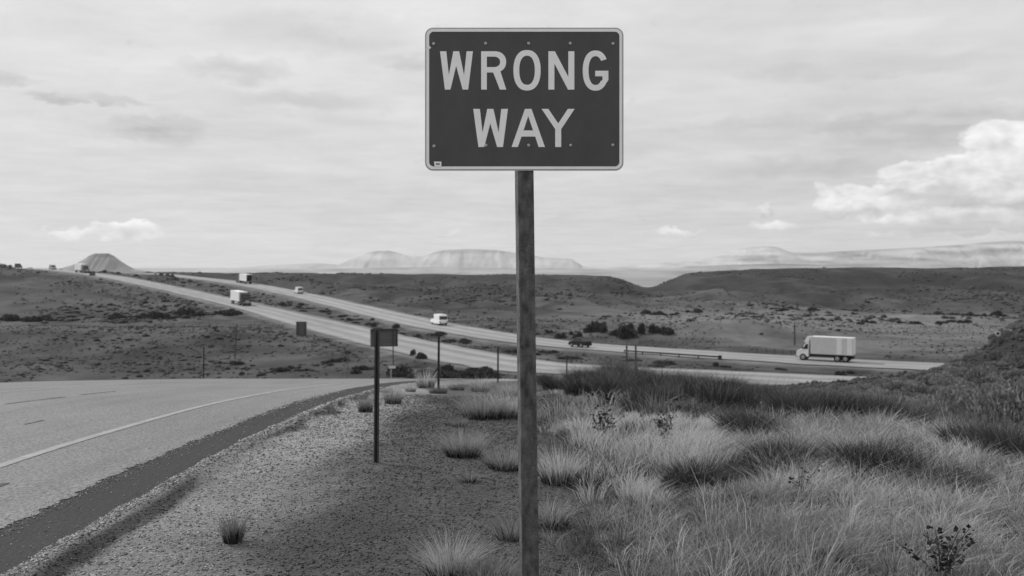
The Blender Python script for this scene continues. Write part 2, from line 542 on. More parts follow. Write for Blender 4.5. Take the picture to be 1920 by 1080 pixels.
# ground colour (bare clay, gravel, grass cover): zones of the land itself, plus the windrow's painted shadow
xr = hx - bend(hy)
alb = np.full(hx.shape, 0.085)
grav = (xr > -3.1) & (hy < 95)
light = 0.23 - 0.155 * sst((xr + 2.15 + 0.6 * fbm(hx * 0.9, hy * 0.5, 41)) / 0.9)
alb = np.where(grav, light * (1 + 0.25 * fbm(hx * 3, hy * 3, 42, 3)), alb)
shade_strip = sst((xr + 2.80) / 0.06) * sst((-2.62 - xr + 0.2 * fbm(hx * 0 + 2, hy * 0.9, 49, 3)) / 0.07) * sst((30 - hy) / 12)  # dark soil right of the windrow, with the ridge's shadow painted in
alb = np.where(grav, alb * (1 - 0.72 * shade_strip), alb)
alb = np.where(grav, alb * (1 - 0.45 * sst((hx - 0.2) / 1.5) - 0.25 * sst((hx - 7) / 5)), alb)
valley = sst((hy - 95) / 30)
vcol = 0.056 + 0.035 * fbm(hx * 0.010, hy * 0.03, 43, 5) + 0.055 * fbm(hx * 0.12, hy * 0.10, 44, 4)
vcol = vcol + 0.075 * sst((hx + 10) / 60) * sst((390 - hy) / 110)                       # paler grass on the valley floor right
hillc = 0.042 + 0.030 * fbm(hx * 0.012, hy * 0.006, 45, 5) + 0.050 * fbm(hx * 0.10, hy * 0.03, 46, 4)
hm = sst((hy - 260 - 60 * fbm(hx * 0.006, hy * 0.006, 47)) / 120)
hillc = hillc * (1 - 0.30 * sst((hy - 430) / 120))
vcol = vcol * (1 - hm) + hillc * hm
vcol = vcol + 0.05 * np.exp(-(((hx - 75) / 9) ** 2 + ((hy - 370) / 13) ** 2))
vcol = vcol * (0.80 + 0.12 * sst((hx + 10) / 60))
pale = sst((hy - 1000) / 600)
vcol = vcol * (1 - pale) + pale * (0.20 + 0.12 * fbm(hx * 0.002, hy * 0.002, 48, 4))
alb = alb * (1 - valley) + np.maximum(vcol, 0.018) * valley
dn, _ = near_path(np.clip(hx, -450, 250), np.clip(hy, 60, 800), PN)
df, _ = near_path(np.clip(hx, -450, 250), np.clip(hy, 60, 800), PF)
inr = (hy > 90) & (hy < 760) & (np.abs(hx) < 440)
for d in (dn, df):
    k = sst((22.0 - d) / 7) * inr
    alb = alb * (1 - k) + np.clip(0.055 + 0.05 * fbm(hx * 0.2, hy * 0.2, 58, 4), 0.02, 0.12) * k
for d in (dn, df):
    k = sst((8.6 - d + 1.0 * fbm(hx * 0.15, hy * 0.15, 50)) / 2.0) * inr
    alb = alb * (1 - k) + 0.15 * k
dk = sst((22 - d) / 8) * inr
gm = attr_mat('ground_soil', 'alb', 0.95, 0.16, 0.45, 26.0, 0.40, 0.6, 14.0, 0.05)
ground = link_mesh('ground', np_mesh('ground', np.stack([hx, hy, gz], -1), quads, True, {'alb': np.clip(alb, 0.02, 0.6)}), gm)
tag(ground, kind='structure')

# ------------------------------------------------------------------ far mesas
def mesa(name, prof, Y, depth, base_z, alb_lo, alb_hi, band, seed, cap=0.8, ek=0.16):
    pxs = np.array([p[0] for p in prof], float); pys = np.array([p[1] for p in prof], float)
    s = np.linspace(pxs[0], pxs[-1], 260)
    zr = (500 - np.interp(s, pxs, pys)) / F * Y
    X = (s - 960) / F * Y
    t = np.linspace(-1, 1, 61)
    sx, st = np.meshgrid(X, t, indexing='ij')
    zz = np.repeat(zr[:, None], len(t), 1)
    ero = fbm(sx / depth * 7, st * 1.2, seed, 4)
    a = np.clip(np.abs(st) + ek * ero * (np.abs(st) > 0.08), 0, 1)
    prof_t = 1 - sst((a - 0.06) / 0.9) ** cap
    z = base_z + (zz - base_z) * prof_t
    xx = sx + 0.05 * depth * fbm(sx / depth * 3, st * 2, seed + 3, 2) * (np.abs(st) > 0.08)
    yy = Y + st * depth
    n0, n1 = sx.shape
    idx = np.arange(n0 * n1).reshape(n0, n1)
    q = np.stack([idx[:-1, :-1], idx[1:, :-1], idx[1:, 1:], idx[:-1, 1:]], -1).reshape(-1, 4)
    hfrac = (z - base_z) / max(1e-3, (zr.max() - base_z))
    al = alb_lo + (alb_hi - alb_lo) * (0.5 + 0.5 * fbm(hfrac * band + 0.4 * sx / depth, sx / depth * 2.2, seed + 9, 5) * 1.6)
    al = np.where(hfrac > 0.82, al * 0.7, al)
    me = np_mesh(name, np.stack([xx.ravel(), yy.ravel(), z.ravel()], -1), q, True, {'alb': np.clip(al, 0.03, 0.7).ravel()})
    o = link_mesh(name, me, MATS['mesa_clay'])
    return tag(o, kind='structure')
attr_mat('mesa_clay', 'alb', 0.95, 0.004, 0.2)
mesa('butte', [(90, 509), (118, 503), (140, 497), (158, 487), (170, 479), (180, 475), (202, 475), (212, 480), (224, 489), (238, 498), (252, 505), (280, 509)], 3000, 120, -25, 0.19, 0.24, 2, 61, 0.8, 0.06)
mesa('mesa', [(380, 508), (450, 502), (490, 498.5), (560, 495), (595, 493.5), (640, 497), (655, 491), (668, 483), (690, 474), (705, 471), (730, 470), (750, 475), (772, 481), (795, 480), (812, 474), (832, 469),
              (880, 467), (930, 469), (965, 474), (1000, 479), (1020, 483), (1050, 484), (1070, 485), (1082, 492), (1092, 499), (1140, 503), (1200, 508)], 9000, 700, -62, 0.28, 0.44, 4, 71, 0.8, 0.12)
mesa('mesa', [(1060, 508), (1130, 503), (1200, 498), (1250, 492), (1300, 487), (1350, 481.5), (1360, 480), (1376, 475), (1390, 466.5), (1420, 462), (1452, 463), (1468, 469), (1482, 474), (1520, 474), (1600, 470),
              (1680, 466), (1760, 462), (1840, 456), (1920, 449), (2100, 440), (2300, 436), (2600, 450), (2800, 480)], 10500, 1100, -62, 0.05, 0.52, 11, 81, 0.8, 0.24)
# low pale clay benches in front of the mesas
mesa('clay_bench', [(380, 512), (500, 506), (640, 503), (800, 501), (960, 503), (1090, 504), (1160, 507), (1240, 505), (1330, 498), (1450, 494), (1560, 497), (1700, 499), (1900, 500), (2200, 505)], 6500, 600, -62, 0.16, 0.36, 6, 86)

# ------------------------------------------------------------------ haze
hb = MB().box(-16000, 16000, -60, 13500, -75, 420)
hz_me = hb.mesh('haze')
hm_ = bpy.data.materials.new('haze_air'); hm_.use_nodes = True
ht = hm_.node_tree; ht.nodes.clear()
pv = ht.nodes.new('ShaderNodeVolumePrincipled')
pv.inputs['Color'].default_value = (0.95, 0.95, 0.95, 1)
pv.inputs['Density'].default_value = 4.2e-5
pv.inputs['Anisotropy'].default_value = 0.2
ho = ht.nodes.new('ShaderNodeOutputMaterial'); ht.links.new(pv.outputs[0], ho.inputs['Volume'])
haze = link_mesh('haze', hz_me, hm_)
tag(haze, kind='stuff')

# ------------------------------------------------------------------ roads
def ribbon(P, o0, o1, lift, s0=0, s1=None, k=5, rag=0.0):
    P = P[s0:s1]
    T = np.gradient(P[:, :2], axis=0); T /= np.linalg.norm(T, axis=1)[:, None]
    Nn = np.stack([T[:, 1], -T[:, 0]], -1)
    o0 = np.broadcast_to(np.asarray(o0, float), (len(P),)); o1 = np.broadcast_to(np.asarray(o1, float), (len(P),))
    if rag:
        q_ = np.arange(len(P)) * 0.35
        o0 = o0 + rag * fbm(q_, q_ * 0, 131, 3); o1 = o1 + rag * fbm(q_, q_ * 0 + 4, 132, 3)
    vs = []
    for i in range(k):
        o = o0 + (o1 - o0) * i / (k - 1)
        vs.append(np.concatenate([P[:, :2] + Nn * o[:, None], P[:, 2:3] + lift], 1))
    V = np.stack(vs, 1)
    n0 = len(P); idx = np.arange(n0 * k).reshape(n0, k)
    q = np.stack([idx[:-1, :-1], idx[1:, :-1], idx[1:, 1:], idx[:-1, 1:]], -1).reshape(-1, 4)
    return V.reshape(-1, 3), q
def lane_tone(n, k, seed):
    # worn wheel tracks, patches and paler gravelly shoulders of the pavement itself
    o = np.linspace(-1, 1, k)[None, :]; r = np.arange(n)[:, None] * 0.05
    t = 0.25 + 0.04 * np.cos(o * 9.5) + 0.05 * fbm(r + 0 * o, o * 2 + 0 * r, seed, 4) + 0.05 * fbm(r * 0.15 + 0 * o, o * 5 + 0 * r, seed + 3, 3)
    t = np.where(np.abs(o) > 0.84, t * 0.86, t)
    return np.clip(t, 0.1, 0.4).ravel()
def road_mat(name, v, fine):
    m = bpy.data.materials.new(name); m.use_nodes = True
    t = m.node_tree; b = t.nodes['Principled BSDF']; N = Nodes(t)
    b.inputs['Roughness'].default_value = 0.85; b.inputs['Specular IOR Level'].default_value = 0.25
    c = N.new('ShaderNodeTexCoord')
    a = N.rng(N.noise(c.outputs['Object'], 0.35, 4, 0.6), 0.3, 0.7, 0.90, 1.08, False)
    bgr = N.rng(N.noise(c.outputs['Object'], fine, 3, 0.75), 0.3, 0.7, 0.40, 1.60, False)
    mp = N.new('ShaderNodeMapping'); mp.inputs['Scale'].default_value = (2.2, 0.10, 1)
    t.links.new(c.outputs['Object'], mp.inputs[0])
    tr = N.rng(N.noise(mp.outputs[0], 1.0, 3, 0.6), 0.35, 0.7, 1.06, 0.86, False)
    val = N.m('MULTIPLY', N.m('MULTIPLY', N.m('MULTIPLY', a, bgr), tr), v)
    cc = N.new('ShaderNodeCombineColor')
    for i in range(3): t.links.new(val, cc.inputs[i])
    t.links.new(cc.outputs[0], b.inputs['Base Color'])
    bp = N.new('ShaderNodeBump'); bp.inputs['Strength'].default_value = 0.7; bp.inputs['Distance'].default_value = 0.012
    t.links.new(N.noise(c.outputs['Object'], fine, 3, 0.7), bp.inputs['Height']); t.links.new(bp.outputs[0], b.inputs['Normal'])
    MATS[name] = m
    return m
m_hwy = attr_mat('highway_pavement', 'alb', 0.85, 0.25, 0.12, 6.0, 0.15, spec=0.25)
m_chip = road_mat('chip_seal', 0.185, 34.0)
m_dark = road_mat('fresh_asphalt', 0.027, 40.0)
m_white = mat('road_paint', 0.27, 0.7, 0.25, 6.0)
def lane_lines(P, road, offs, name='lane_line'):
    for (o, w, dash) in offs:
        if not dash:
            v, q = ribbon(P, o - w / 2, o + w / 2, 0.012)
            link_mesh('edge_line', np_mesh('edge_line', v, q), m_white, road)
        else:
            allv, allq, b = [], [], 0
            for s in range(0, len(P) - 5, 8):
                v, q = ribbon(P, o - w / 2, o + w / 2, 0.012, s, s + 3)
                allv.append(v); allq.append(q + b); b += len(v)
            tag(link_mesh('dashed_line', np_mesh('dashed_line', np.concatenate(allv), np.concatenate(allq)), m_white, road), kind='stuff')
# near carriageway is widened on the right by the merging ramp
tN = np.linspace(0, 1, len(PN))
wide = 5.4 + 1.6 * sst((0.36 - tN) / 0.15)
v, q = ribbon(PN, -wide + 0.4, wide - 0.2, 0.0, k=19, rag=0.7)
# ribbon() takes offsets to the right of travel from the first point (the right end) to the last
hwn = tag(link_mesh('highway_near', np_mesh('highway_near', v, q, True, {'alb': lane_tone(len(PN), 19, 141)}), m_hwy), kind='structure')
lane_lines(PN, hwn, [(-4.6, 0.18, False), (4.6, 0.18, False), (0.0, 0.18, True)])
v, q = ribbon(PF, -5.8, 5.8, 0.0, k=19, rag=0.7)
hwf = tag(link_mesh('highway_far', np_mesh('highway_far', v, q, True, {'alb': lane_tone(len(PF), 19, 151)}), m_hwy), kind='structure')
lane_lines(PF, hwf, [(-4.6, 0.18, False), (4.6, 0.18, False), (0.0, 0.18, True)])

# the ramp the camera stands beside: chip-sealed lane on older dark asphalt, with ragged edge
ry = np.concatenate([np.arange(-8, 5, 0.25), np.arange(5, 26, 0.022), np.arange(26, 104, 0.5)])
def strip_mesh(name, left, right, lift, n=8):
    s = np.linspace(0, 1, n)
    X = left[:, None] * (1 - s) + right[:, None] * s + bend(ry)[:, None]
    Y = np.repeat(ry[:, None], n, 1)
    Z = z_axis(Y) + lift
    k = sst((Y - 80) / 24)
    Z = Z * (1 - k) + (np.maximum(Z, -13.55)) * k
    idx = np.arange(X.size).reshape(X.shape)
    q = np.stack([idx[:-1, :-1], idx[:-1, 1:], idx[1:, 1:], idx[1:, :-1]], -1).reshape(-1, 4)
    return np_mesh(name, np.stack([X.ravel(), Y.ravel(), Z.ravel()], -1), q, True)
one = np.ones_like(ry)
e_dark = -2.88 + 0.04 * fbm(ry * 0.8, ry * 0, 51, 4) + 0.03 * fbm(ry * 9, ry * 0, 55, 2)
ramp = tag(link_mesh('ramp_asphalt', strip_mesh('ramp_asphalt', -14.5 * one, e_dark, 0.0), m_dark), kind='structure')
e_chip = -3.46 + 0.05 * fbm(ry * 0.5, ry * 0, 52, 3) + 0.05 * fbm(ry * 5, ry * 0, 53, 4) + 0.05 * (rng.random(len(ry)) - 0.5)
e_chip = np.where(ry > 15, e_chip - 0.05, e_chip)
surf = tag(link_mesh('ramp', strip_mesh('ramp', -14.35 * one, e_chip, 0.005, 14), m_chip), kind='structure')
def wob(c, a): return c + a * fbm(ry * 0.15, ry * 0, 57, 2)
link_mesh('edge_line', strip_mesh('edge_line', wob(-4.76, 0.02), wob(-4.64, 0.02) + 0.012 * (rng.random(len(ry)) - 0.5), 0.010, 3), m_white, surf)
link_mesh('edge_line', strip_mesh('edge_line', wob(-10.08, 0.02), wob(-9.94, 0.02), 0.010, 3), m_white, surf)
# tar-filled cracks on the ramp
def crack(x0, y0, y1, w, seed):
    yy = np.arange(y0, y1, 0.12)
    cx = x0 + 0.10 * fbm(yy * 0.3, yy * 0, seed, 3)
    ww = w * (0.4 + 1.0 * vnoise(yy * 1.5, yy * 0, seed + 1))
    V = np.concatenate([np.stack([cx - ww, yy, z_axis(yy) + 0.0095], -1), np.stack([cx + ww, yy, z_axis(yy) + 0.0095], -1)])
    n = len(yy); i = np.arange(n - 1)
    q = np.stack([i, i + n, i + n + 1, i + 1], -1)
    link_mesh('tar_seam', np_mesh('tar_seam', V, q), mat('tar', 0.035, 0.6, 0.3, 10), surf)
crack(-7.9, 15.5, 17.6, 0.045, 3); crack(-7.95, 18.4, 20.0, 0.035, 5); crack(-7.85, 12.6, 15.2, 0.02, 6)
crack(-6.1, 12.4, 12.9, 0.03, 8); crack(-4.2, 8.1, 8.35, 0.03, 9)

# ------------------------------------------------------------------ loose gravel on the shoulder (uncountable)
def scatter_stones(name, n, xlo, xhi, y0, y1, smin, smax, m, seed, dens=None):
    g = np.random.default_rng(seed)
    # more stones close by
    yy = y0 * (y1 / y0) ** (g.random(n) ** 1.15)
    xx = xlo + (xhi - xlo) * g.random(n) + bend(yy)
    if dens is not None:
        keep = g.random(n) < dens(xx - bend(yy), yy)
        xx, yy = xx[keep], yy[keep]
    n = len(xx)
    zz = np.where(xx - bend(yy) < -2.97, z_axis(yy) + 0.004, height(xx, yy, False))
    s = smin * (smax / smin) ** (g.random(n) ** 2.2)
    s *= np.clip(yy / 9, 0.9, 1.6)
    base = np.array([[1, 0, 0], [0.1, 1, 0], [-1, 0.1, 0], [0, -1, 0.1], [0.1, 0, 1], [0, 0, -1]], float)
    fac = np.array([[0, 1, 4], [1, 2, 4], [2, 3, 4], [3, 0, 4], [1, 0, 5], [2, 1, 5], [3, 2, 5], [0, 3, 5]])
    B = base[None] * (0.55 + 0.8 * g.random((n, 6, 1))) + 0.25 * (g.random((n, 6, 3)) - 0.5)
    th = g.random(n) * 6.283
    c, sn = np.cos(th)[:, None], np.sin(th)[:, None]
    Bx = B[..., 0] * c - B[..., 1] * sn; By = B[..., 0] * sn + B[..., 1] * c
    flat = 0.45 + 0.3 * g.random((n, 1))
    V = np.stack([Bx * s[:, None] + xx[:, None], By * s[:, None] + yy[:, None], B[..., 2] * flat * s[:, None] + zz[:, None] + 0.15 * s[:, None]], -1)
    Fc = fac[None] + (np.arange(n) * 6)[:, None, None]
    xr_ = xx - bend(yy)
    a = 0.27 - 0.19 * sst((xr_ + 2.15 + 0.6 * fbm(xx * 0.9, yy * 0.5, 41)) / 0.9)
    dk = sst((xr_ + 2.80) / 0.06) * sst((-2.62 - xr_ + 0.2 * fbm(xx * 0 + 2, yy * 0.9, 49, 3)) / 0.07)  # painted windrow shadow and dark soil carried on to the stones
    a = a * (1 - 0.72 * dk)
    a = a * (0.25 + 1.75 * g.random(n) ** 1.6)
    me = np_mesh(name, V.reshape(-1, 3), Fc.reshape(-1, 3), False, {'alb': np.repeat(a, 6)})
    return tag(link_mesh(name, me, m), kind='stuff')
m_stone = attr_mat('gravel_stone', 'alb', 0.9, spec=0.2)
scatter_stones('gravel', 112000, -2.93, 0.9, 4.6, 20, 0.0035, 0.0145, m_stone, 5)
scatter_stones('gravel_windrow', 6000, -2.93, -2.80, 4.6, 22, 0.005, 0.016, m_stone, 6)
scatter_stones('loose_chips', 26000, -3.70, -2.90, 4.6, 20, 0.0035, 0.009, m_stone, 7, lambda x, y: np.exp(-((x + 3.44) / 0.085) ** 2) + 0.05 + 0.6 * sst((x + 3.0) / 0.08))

# ------------------------------------------------------------------ vegetation builders
def blades(roots, h, spread, lean, width, g, curl=0.5, alb=0.2, var=0.3):
    """thin bent blades; roots (n,3); returns verts, tris, albedo"""
    n = len(roots)
    th = g.random(n) * 6.283
    ln = lean * (0.2 + 0.8 * g.random(n))
    hh = h * (0.45 + 0.65 * g.random(n)) if np.isscalar(h) else h * (0.55 + 0.6 * g.random(n))
    dx_ = np.cos(th) * ln + spread[:, 0]; dy_ = np.sin(th) * ln + spread[:, 1]
    w = width * (0.6 + 0.7 * g.random(n))
    face = g.random(n) * 6.283
    sx_, sy_ = np.cos(face) * w, np.sin(face) * w
    z0 = roots
    m1 = z0 + np.stack([dx_ * hh * 0.35, dy_ * hh * 0.35, hh * 0.55], -1)
    m2 = z0 + np.stack([dx_ * hh * (1 + curl * 0.3), dy_ * hh * (1 + curl * 0.3), hh * (1 - 0.25 * curl * np.minimum(1.0, np.hypot(dx_, dy_)))], -1)
    S = np.stack([sx_, sy_, 0 * sx_], -1)
    V = np.stack([z0 - S, z0 + S, m1 - S * 0.8, m1 + S * 0.8, m2], 1)
    T = np.array([[0, 1, 3], [0, 3, 2], [2, 3, 4]])
    Fc = T[None] + (np.arange(n) * 5)[:, None, None]
    a = alb * (1 - var + 2 * var * g.random(n))
    return V.reshape(-1, 3), Fc.reshape(-1, 3), np.repeat(a, 5)
m_grass = attr_mat('dry_grass_blade', 'alb', 0.75, spec=0.2, transl=0.35)
def tuft_mesh(name, n, rad, h, lean, width, alb, seed, var=0.3, curl=0.5):
    g = np.random.default_rng(seed)
    r = rad * np.sqrt(g.random(n)); t = g.random(n) * 6.283
    roots = np.stack([r * np.cos(t), r * np.sin(t), -0.02 + 0 * r], -1)
    out = np.stack([np.cos(t), np.sin(t)], -1) * (r / rad)[:, None] * lean
    V, T, a = blades(roots, h, out, lean * 0.5, width, g, curl, alb, var)
    return np_mesh(name, V, T, False, {'alb': a})
def at_px(px, py_guess_Y):
    Y = py_guess_Y
    x = (px - 960) / F * Y
    return (x, Y, H(x, Y))

def at_pp(px, py):
    Y = np.exp(np.linspace(math.log(4.5), math.log(110), 700)); x = (px - 960) / F * Y
    z = height(x, Y, False); p = 500 - z / Y * F
    i = int(np.argmax(p <= py)) if (p <= py).any() else len(Y) - 1
    return (float(x[i]), float(Y[i]), float(z[i]))
# ------------------------------------------------------------------ meadow of dry grass on the right (uncountable)
def meadow(name, nclump, x_of, y0, y1, per, h, lean, width, alb, seed, dens, power=1.0, var=0.35):
    g = np.random.default_rng(seed)
    yy = y0 * (y1 / y0) ** (g.random(nclump) ** power)
    xx = x_of(yy, g.random(nclump))
    k = g.random(nclump) < dens(xx, yy)
    xx, yy = xx[k], yy[k]; nc = len(xx)
    ch = h * (0.55 + 0.9 * fbm(xx * 0.55, yy * 0.55, seed + 2, 3) + 0.5 * g.random(nc))
    ch = np.clip(ch, 0.25 * h, 1.6 * h)
    calb = alb * (1 + 0.45 * fbm(xx * 0.4, yy * 0.4, seed + 5, 3)) * (0.8 + 0.4 * g.random(nc))
    zz = height(xx, yy, False)
    cx = np.repeat(xx, per); cyy = np.repeat(yy, per); cz = np.repeat(zz, per)
    n = len(cx)
    rad = np.repeat(0.05 + 0.07 * g.random(nc), per) * np.clip(cyy / 8, 0.9, 1.8)
    r = rad * np.sqrt(g.random(n)); t = g.random(n) * 6.283
    roots = np.stack([cx + r * np.cos(t), cyy + r * np.sin(t), cz - 0.02], -1)
    out = np.stack([np.cos(t), np.sin(t)], -1) * (r / rad)[:, None] * lean
    out[:, 0] += 0.10                                     # the breeze leans them to the right
    V, T, a = blades(roots, np.repeat(ch, per), out, lean * 0.6, width * np.clip(cyy / 8, 0.8, 2.2), g, 0.6, 1.0, var)
    a = a * np.repeat(np.repeat(calb, per), 5)
    me = np_mesh(name, V, T, False, {'alb': np.clip(a, 0.02, 0.6)})
    return tag(link_mesh(name, me, m_grass), kind='stuff')
def edge_x(y):                                            # where the gravel ends and the grass starts
    return 0.05 + 0.015 * y + 0.3 * fbm(y * 0.35, y * 0, 77, 3) + 0.5 * sst((y - 11) / 6) * 0
def dens_pale(x, y):
    e = sst((x - edge_x(y)) / 0.9)
    patch = sst((fbm(x * 0.55, y * 0.55, 78, 4) + 0.38) / 0.5)
    return e * (0.05 + 0.95 * patch)
span = lambda y, r: (-0.05 * y) + r * (0.72 * y + 1.5)
def tussocks(name, nt, y0, y1, per, h, rad, lean, width, alb, seed, dens, core=0.45):
    g = np.random.default_rng(seed)
    yy = y0 * (y1 / y0) ** (g.random(nt) ** 0.9); xx = span(yy, g.random(nt))
    k = g.random(nt) < dens(xx, yy); xx, yy = xx[k], yy[k]; nc = len(xx)
    zz = height(xx, yy, False)
    size = np.clip(0.75 + 0.8 * fbm(xx * 0.5, yy * 0.5, seed + 2, 3) + 0.5 * (g.random(nc) - 0.4), 0.35, 1.6)
    tone = np.clip(1 + 0.7 * fbm(xx * 0.35, yy * 0.35, seed + 5, 3) + 0.5 * (g.random(nc) - 0.5), 0.3, 1.6)
    Vs, Ts, As, b0 = [], [], [], 0
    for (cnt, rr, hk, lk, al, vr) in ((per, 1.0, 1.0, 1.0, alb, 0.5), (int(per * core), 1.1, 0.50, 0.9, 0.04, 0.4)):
        cx = np.repeat(xx, cnt); cyy = np.repeat(yy, cnt); cz = np.repeat(zz, cnt); sz = np.repeat(size, cnt); n = len(cx)
        R_ = rad * rr * sz * np.clip(cyy / 8, 0.9, 1.7)
        r = R_ * np.sqrt(g.random(n)); t = g.random(n) * 6.283
        roots = np.stack([cx + r * np.cos(t), cyy + r * np.sin(t), cz - 0.02], -1)
        out = np.stack([np.cos(t), np.sin(t)], -1) * (r / R_)[:, None] * lean * lk
        out[:, 0] += 0.12
        v, f, a_ = blades(roots, h * hk * sz, out, lean * 0.7, width * np.clip(cyy / 8, 0.8, 2.2), g, 0.8, al, vr)
        a_ = a_ * np.repeat(np.repeat(tone, cnt), 5)
        Vs.append(v); Ts.append(f + b0); As.append(a_); b0 += len(v)
    me = np_mesh(name, np.concatenate(Vs), np.concatenate(Ts), False, {'alb': np.clip(np.concatenate(As), 0.015, 0.6)})
    return tag(link_mesh(name, me, m_grass), kind='stuff')
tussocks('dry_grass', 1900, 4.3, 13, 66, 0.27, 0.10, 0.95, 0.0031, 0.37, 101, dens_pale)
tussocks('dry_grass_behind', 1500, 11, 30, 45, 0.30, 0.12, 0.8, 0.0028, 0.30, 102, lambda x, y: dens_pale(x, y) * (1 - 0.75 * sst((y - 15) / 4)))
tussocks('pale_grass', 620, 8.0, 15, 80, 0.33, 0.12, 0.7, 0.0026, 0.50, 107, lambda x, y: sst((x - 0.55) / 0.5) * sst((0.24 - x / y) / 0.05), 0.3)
meadow('long_grass', 420, span, 4.4, 11, 14, 0.42, 0.9, 0.0022, 0.42, 105, lambda x, y: sst((x - edge_x(y)) / 0.9) * sst((fbm(x * 0.7, y * 0.7, 83, 3) + 0.2) / 0.35), 0.9, 0.4)
meadow('litter_grass', 3600, span, 4.3, 16, 12, 0.13, 1.2, 0.0026, 0.16, 106, lambda x, y: sst((x - edge_x(y) + 0.3) / 0.8), 0.9, 0.7)
meadow('green_grass', 7400, span, 4.4, 15, 22, 0.24, 0.7, 0.0024, 0.06, 103, lambda x, y: sst((x - edge_x(y)) / 0.8) * sst((fbm(x * 0.6, y * 0.6, 79, 3) + 0.15) / 0.3), 0.9)
# thin stubble creeping over the gravel
meadow('stubble', 1100, lambda y, r: -1.4 + r * 2.4 + 0 * y, 5, 30, 7, 0.10, 0.8, 0.0022, 0.13, 104, lambda x, y: 0.12 + 0.7 * sst((x + 0.9 + 0.6 * fbm(x, y, 80)) / 1.4), 1.0)

# ------------------------------------------------------------------ separate tufts on the gravel
def tuft(px, py, n, rad, h, lean, alb, label, seed, width=0.0022, var=0.35):
    # short dense dark heart of old growth, long pale blades arching out of it
    g = np.random.default_rng(seed)
    V, T, A, b0 = [], [], [], 0
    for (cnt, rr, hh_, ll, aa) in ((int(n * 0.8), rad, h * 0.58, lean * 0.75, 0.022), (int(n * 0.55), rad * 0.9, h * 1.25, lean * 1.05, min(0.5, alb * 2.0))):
        r = rr * np.sqrt(g.random(cnt)); t = g.random(cnt) * 6.283
        roots = np.stack([r * np.cos(t), r * np.sin(t), -0.02 + 0 * r], -1)
        out = np.stack([np.cos(t), np.sin(t)], -1) * (r / rr)[:, None] * ll
        v, f, a_ = blades(roots, hh_, out, ll * 0.5, width, g, 0.5, aa, var)
        V.append(v); T.append(f + b0); A.append(a_); b0 += len(v)
    me = np_mesh('grass_tuft', np.concatenate(V), np.concatenate(T), False, {'alb': np.concatenate(A)})
    o = link_mesh('grass_tuft', me, m_grass, None, at_pp(px, py))
    return tag(o, label, 'grass', 'grass tufts on the gravel shoulder')
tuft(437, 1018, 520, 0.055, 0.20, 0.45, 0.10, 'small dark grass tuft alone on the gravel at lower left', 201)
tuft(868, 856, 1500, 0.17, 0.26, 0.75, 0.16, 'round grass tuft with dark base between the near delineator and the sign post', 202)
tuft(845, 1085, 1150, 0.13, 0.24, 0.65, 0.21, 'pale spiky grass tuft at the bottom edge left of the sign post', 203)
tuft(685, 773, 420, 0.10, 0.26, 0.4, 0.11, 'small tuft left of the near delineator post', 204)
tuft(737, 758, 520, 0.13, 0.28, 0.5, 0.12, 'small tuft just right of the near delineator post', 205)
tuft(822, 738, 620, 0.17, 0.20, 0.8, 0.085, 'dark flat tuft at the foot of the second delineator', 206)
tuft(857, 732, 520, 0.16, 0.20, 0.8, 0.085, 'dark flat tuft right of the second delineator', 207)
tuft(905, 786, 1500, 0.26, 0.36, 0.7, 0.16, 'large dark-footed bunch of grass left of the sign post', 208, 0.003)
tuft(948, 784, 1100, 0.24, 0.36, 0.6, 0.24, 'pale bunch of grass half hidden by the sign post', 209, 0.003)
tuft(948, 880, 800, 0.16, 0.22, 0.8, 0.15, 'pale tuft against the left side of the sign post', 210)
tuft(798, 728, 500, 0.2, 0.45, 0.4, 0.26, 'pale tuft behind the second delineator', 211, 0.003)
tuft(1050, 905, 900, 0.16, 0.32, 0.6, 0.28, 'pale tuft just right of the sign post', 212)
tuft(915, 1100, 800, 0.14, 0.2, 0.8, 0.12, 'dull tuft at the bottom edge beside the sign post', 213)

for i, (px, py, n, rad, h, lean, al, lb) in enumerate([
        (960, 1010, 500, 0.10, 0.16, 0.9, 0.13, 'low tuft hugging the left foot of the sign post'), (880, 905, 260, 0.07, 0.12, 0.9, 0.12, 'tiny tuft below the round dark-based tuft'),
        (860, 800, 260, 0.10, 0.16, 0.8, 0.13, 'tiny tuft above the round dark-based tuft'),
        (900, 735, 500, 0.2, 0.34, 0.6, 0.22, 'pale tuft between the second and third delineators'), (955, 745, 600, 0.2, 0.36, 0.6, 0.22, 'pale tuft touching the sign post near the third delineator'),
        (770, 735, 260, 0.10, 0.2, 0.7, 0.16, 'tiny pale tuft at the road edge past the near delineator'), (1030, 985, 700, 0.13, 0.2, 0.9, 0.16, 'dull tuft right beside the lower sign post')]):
    tuft(px, py, n, rad, h, lean, al, lb, 230 + i)

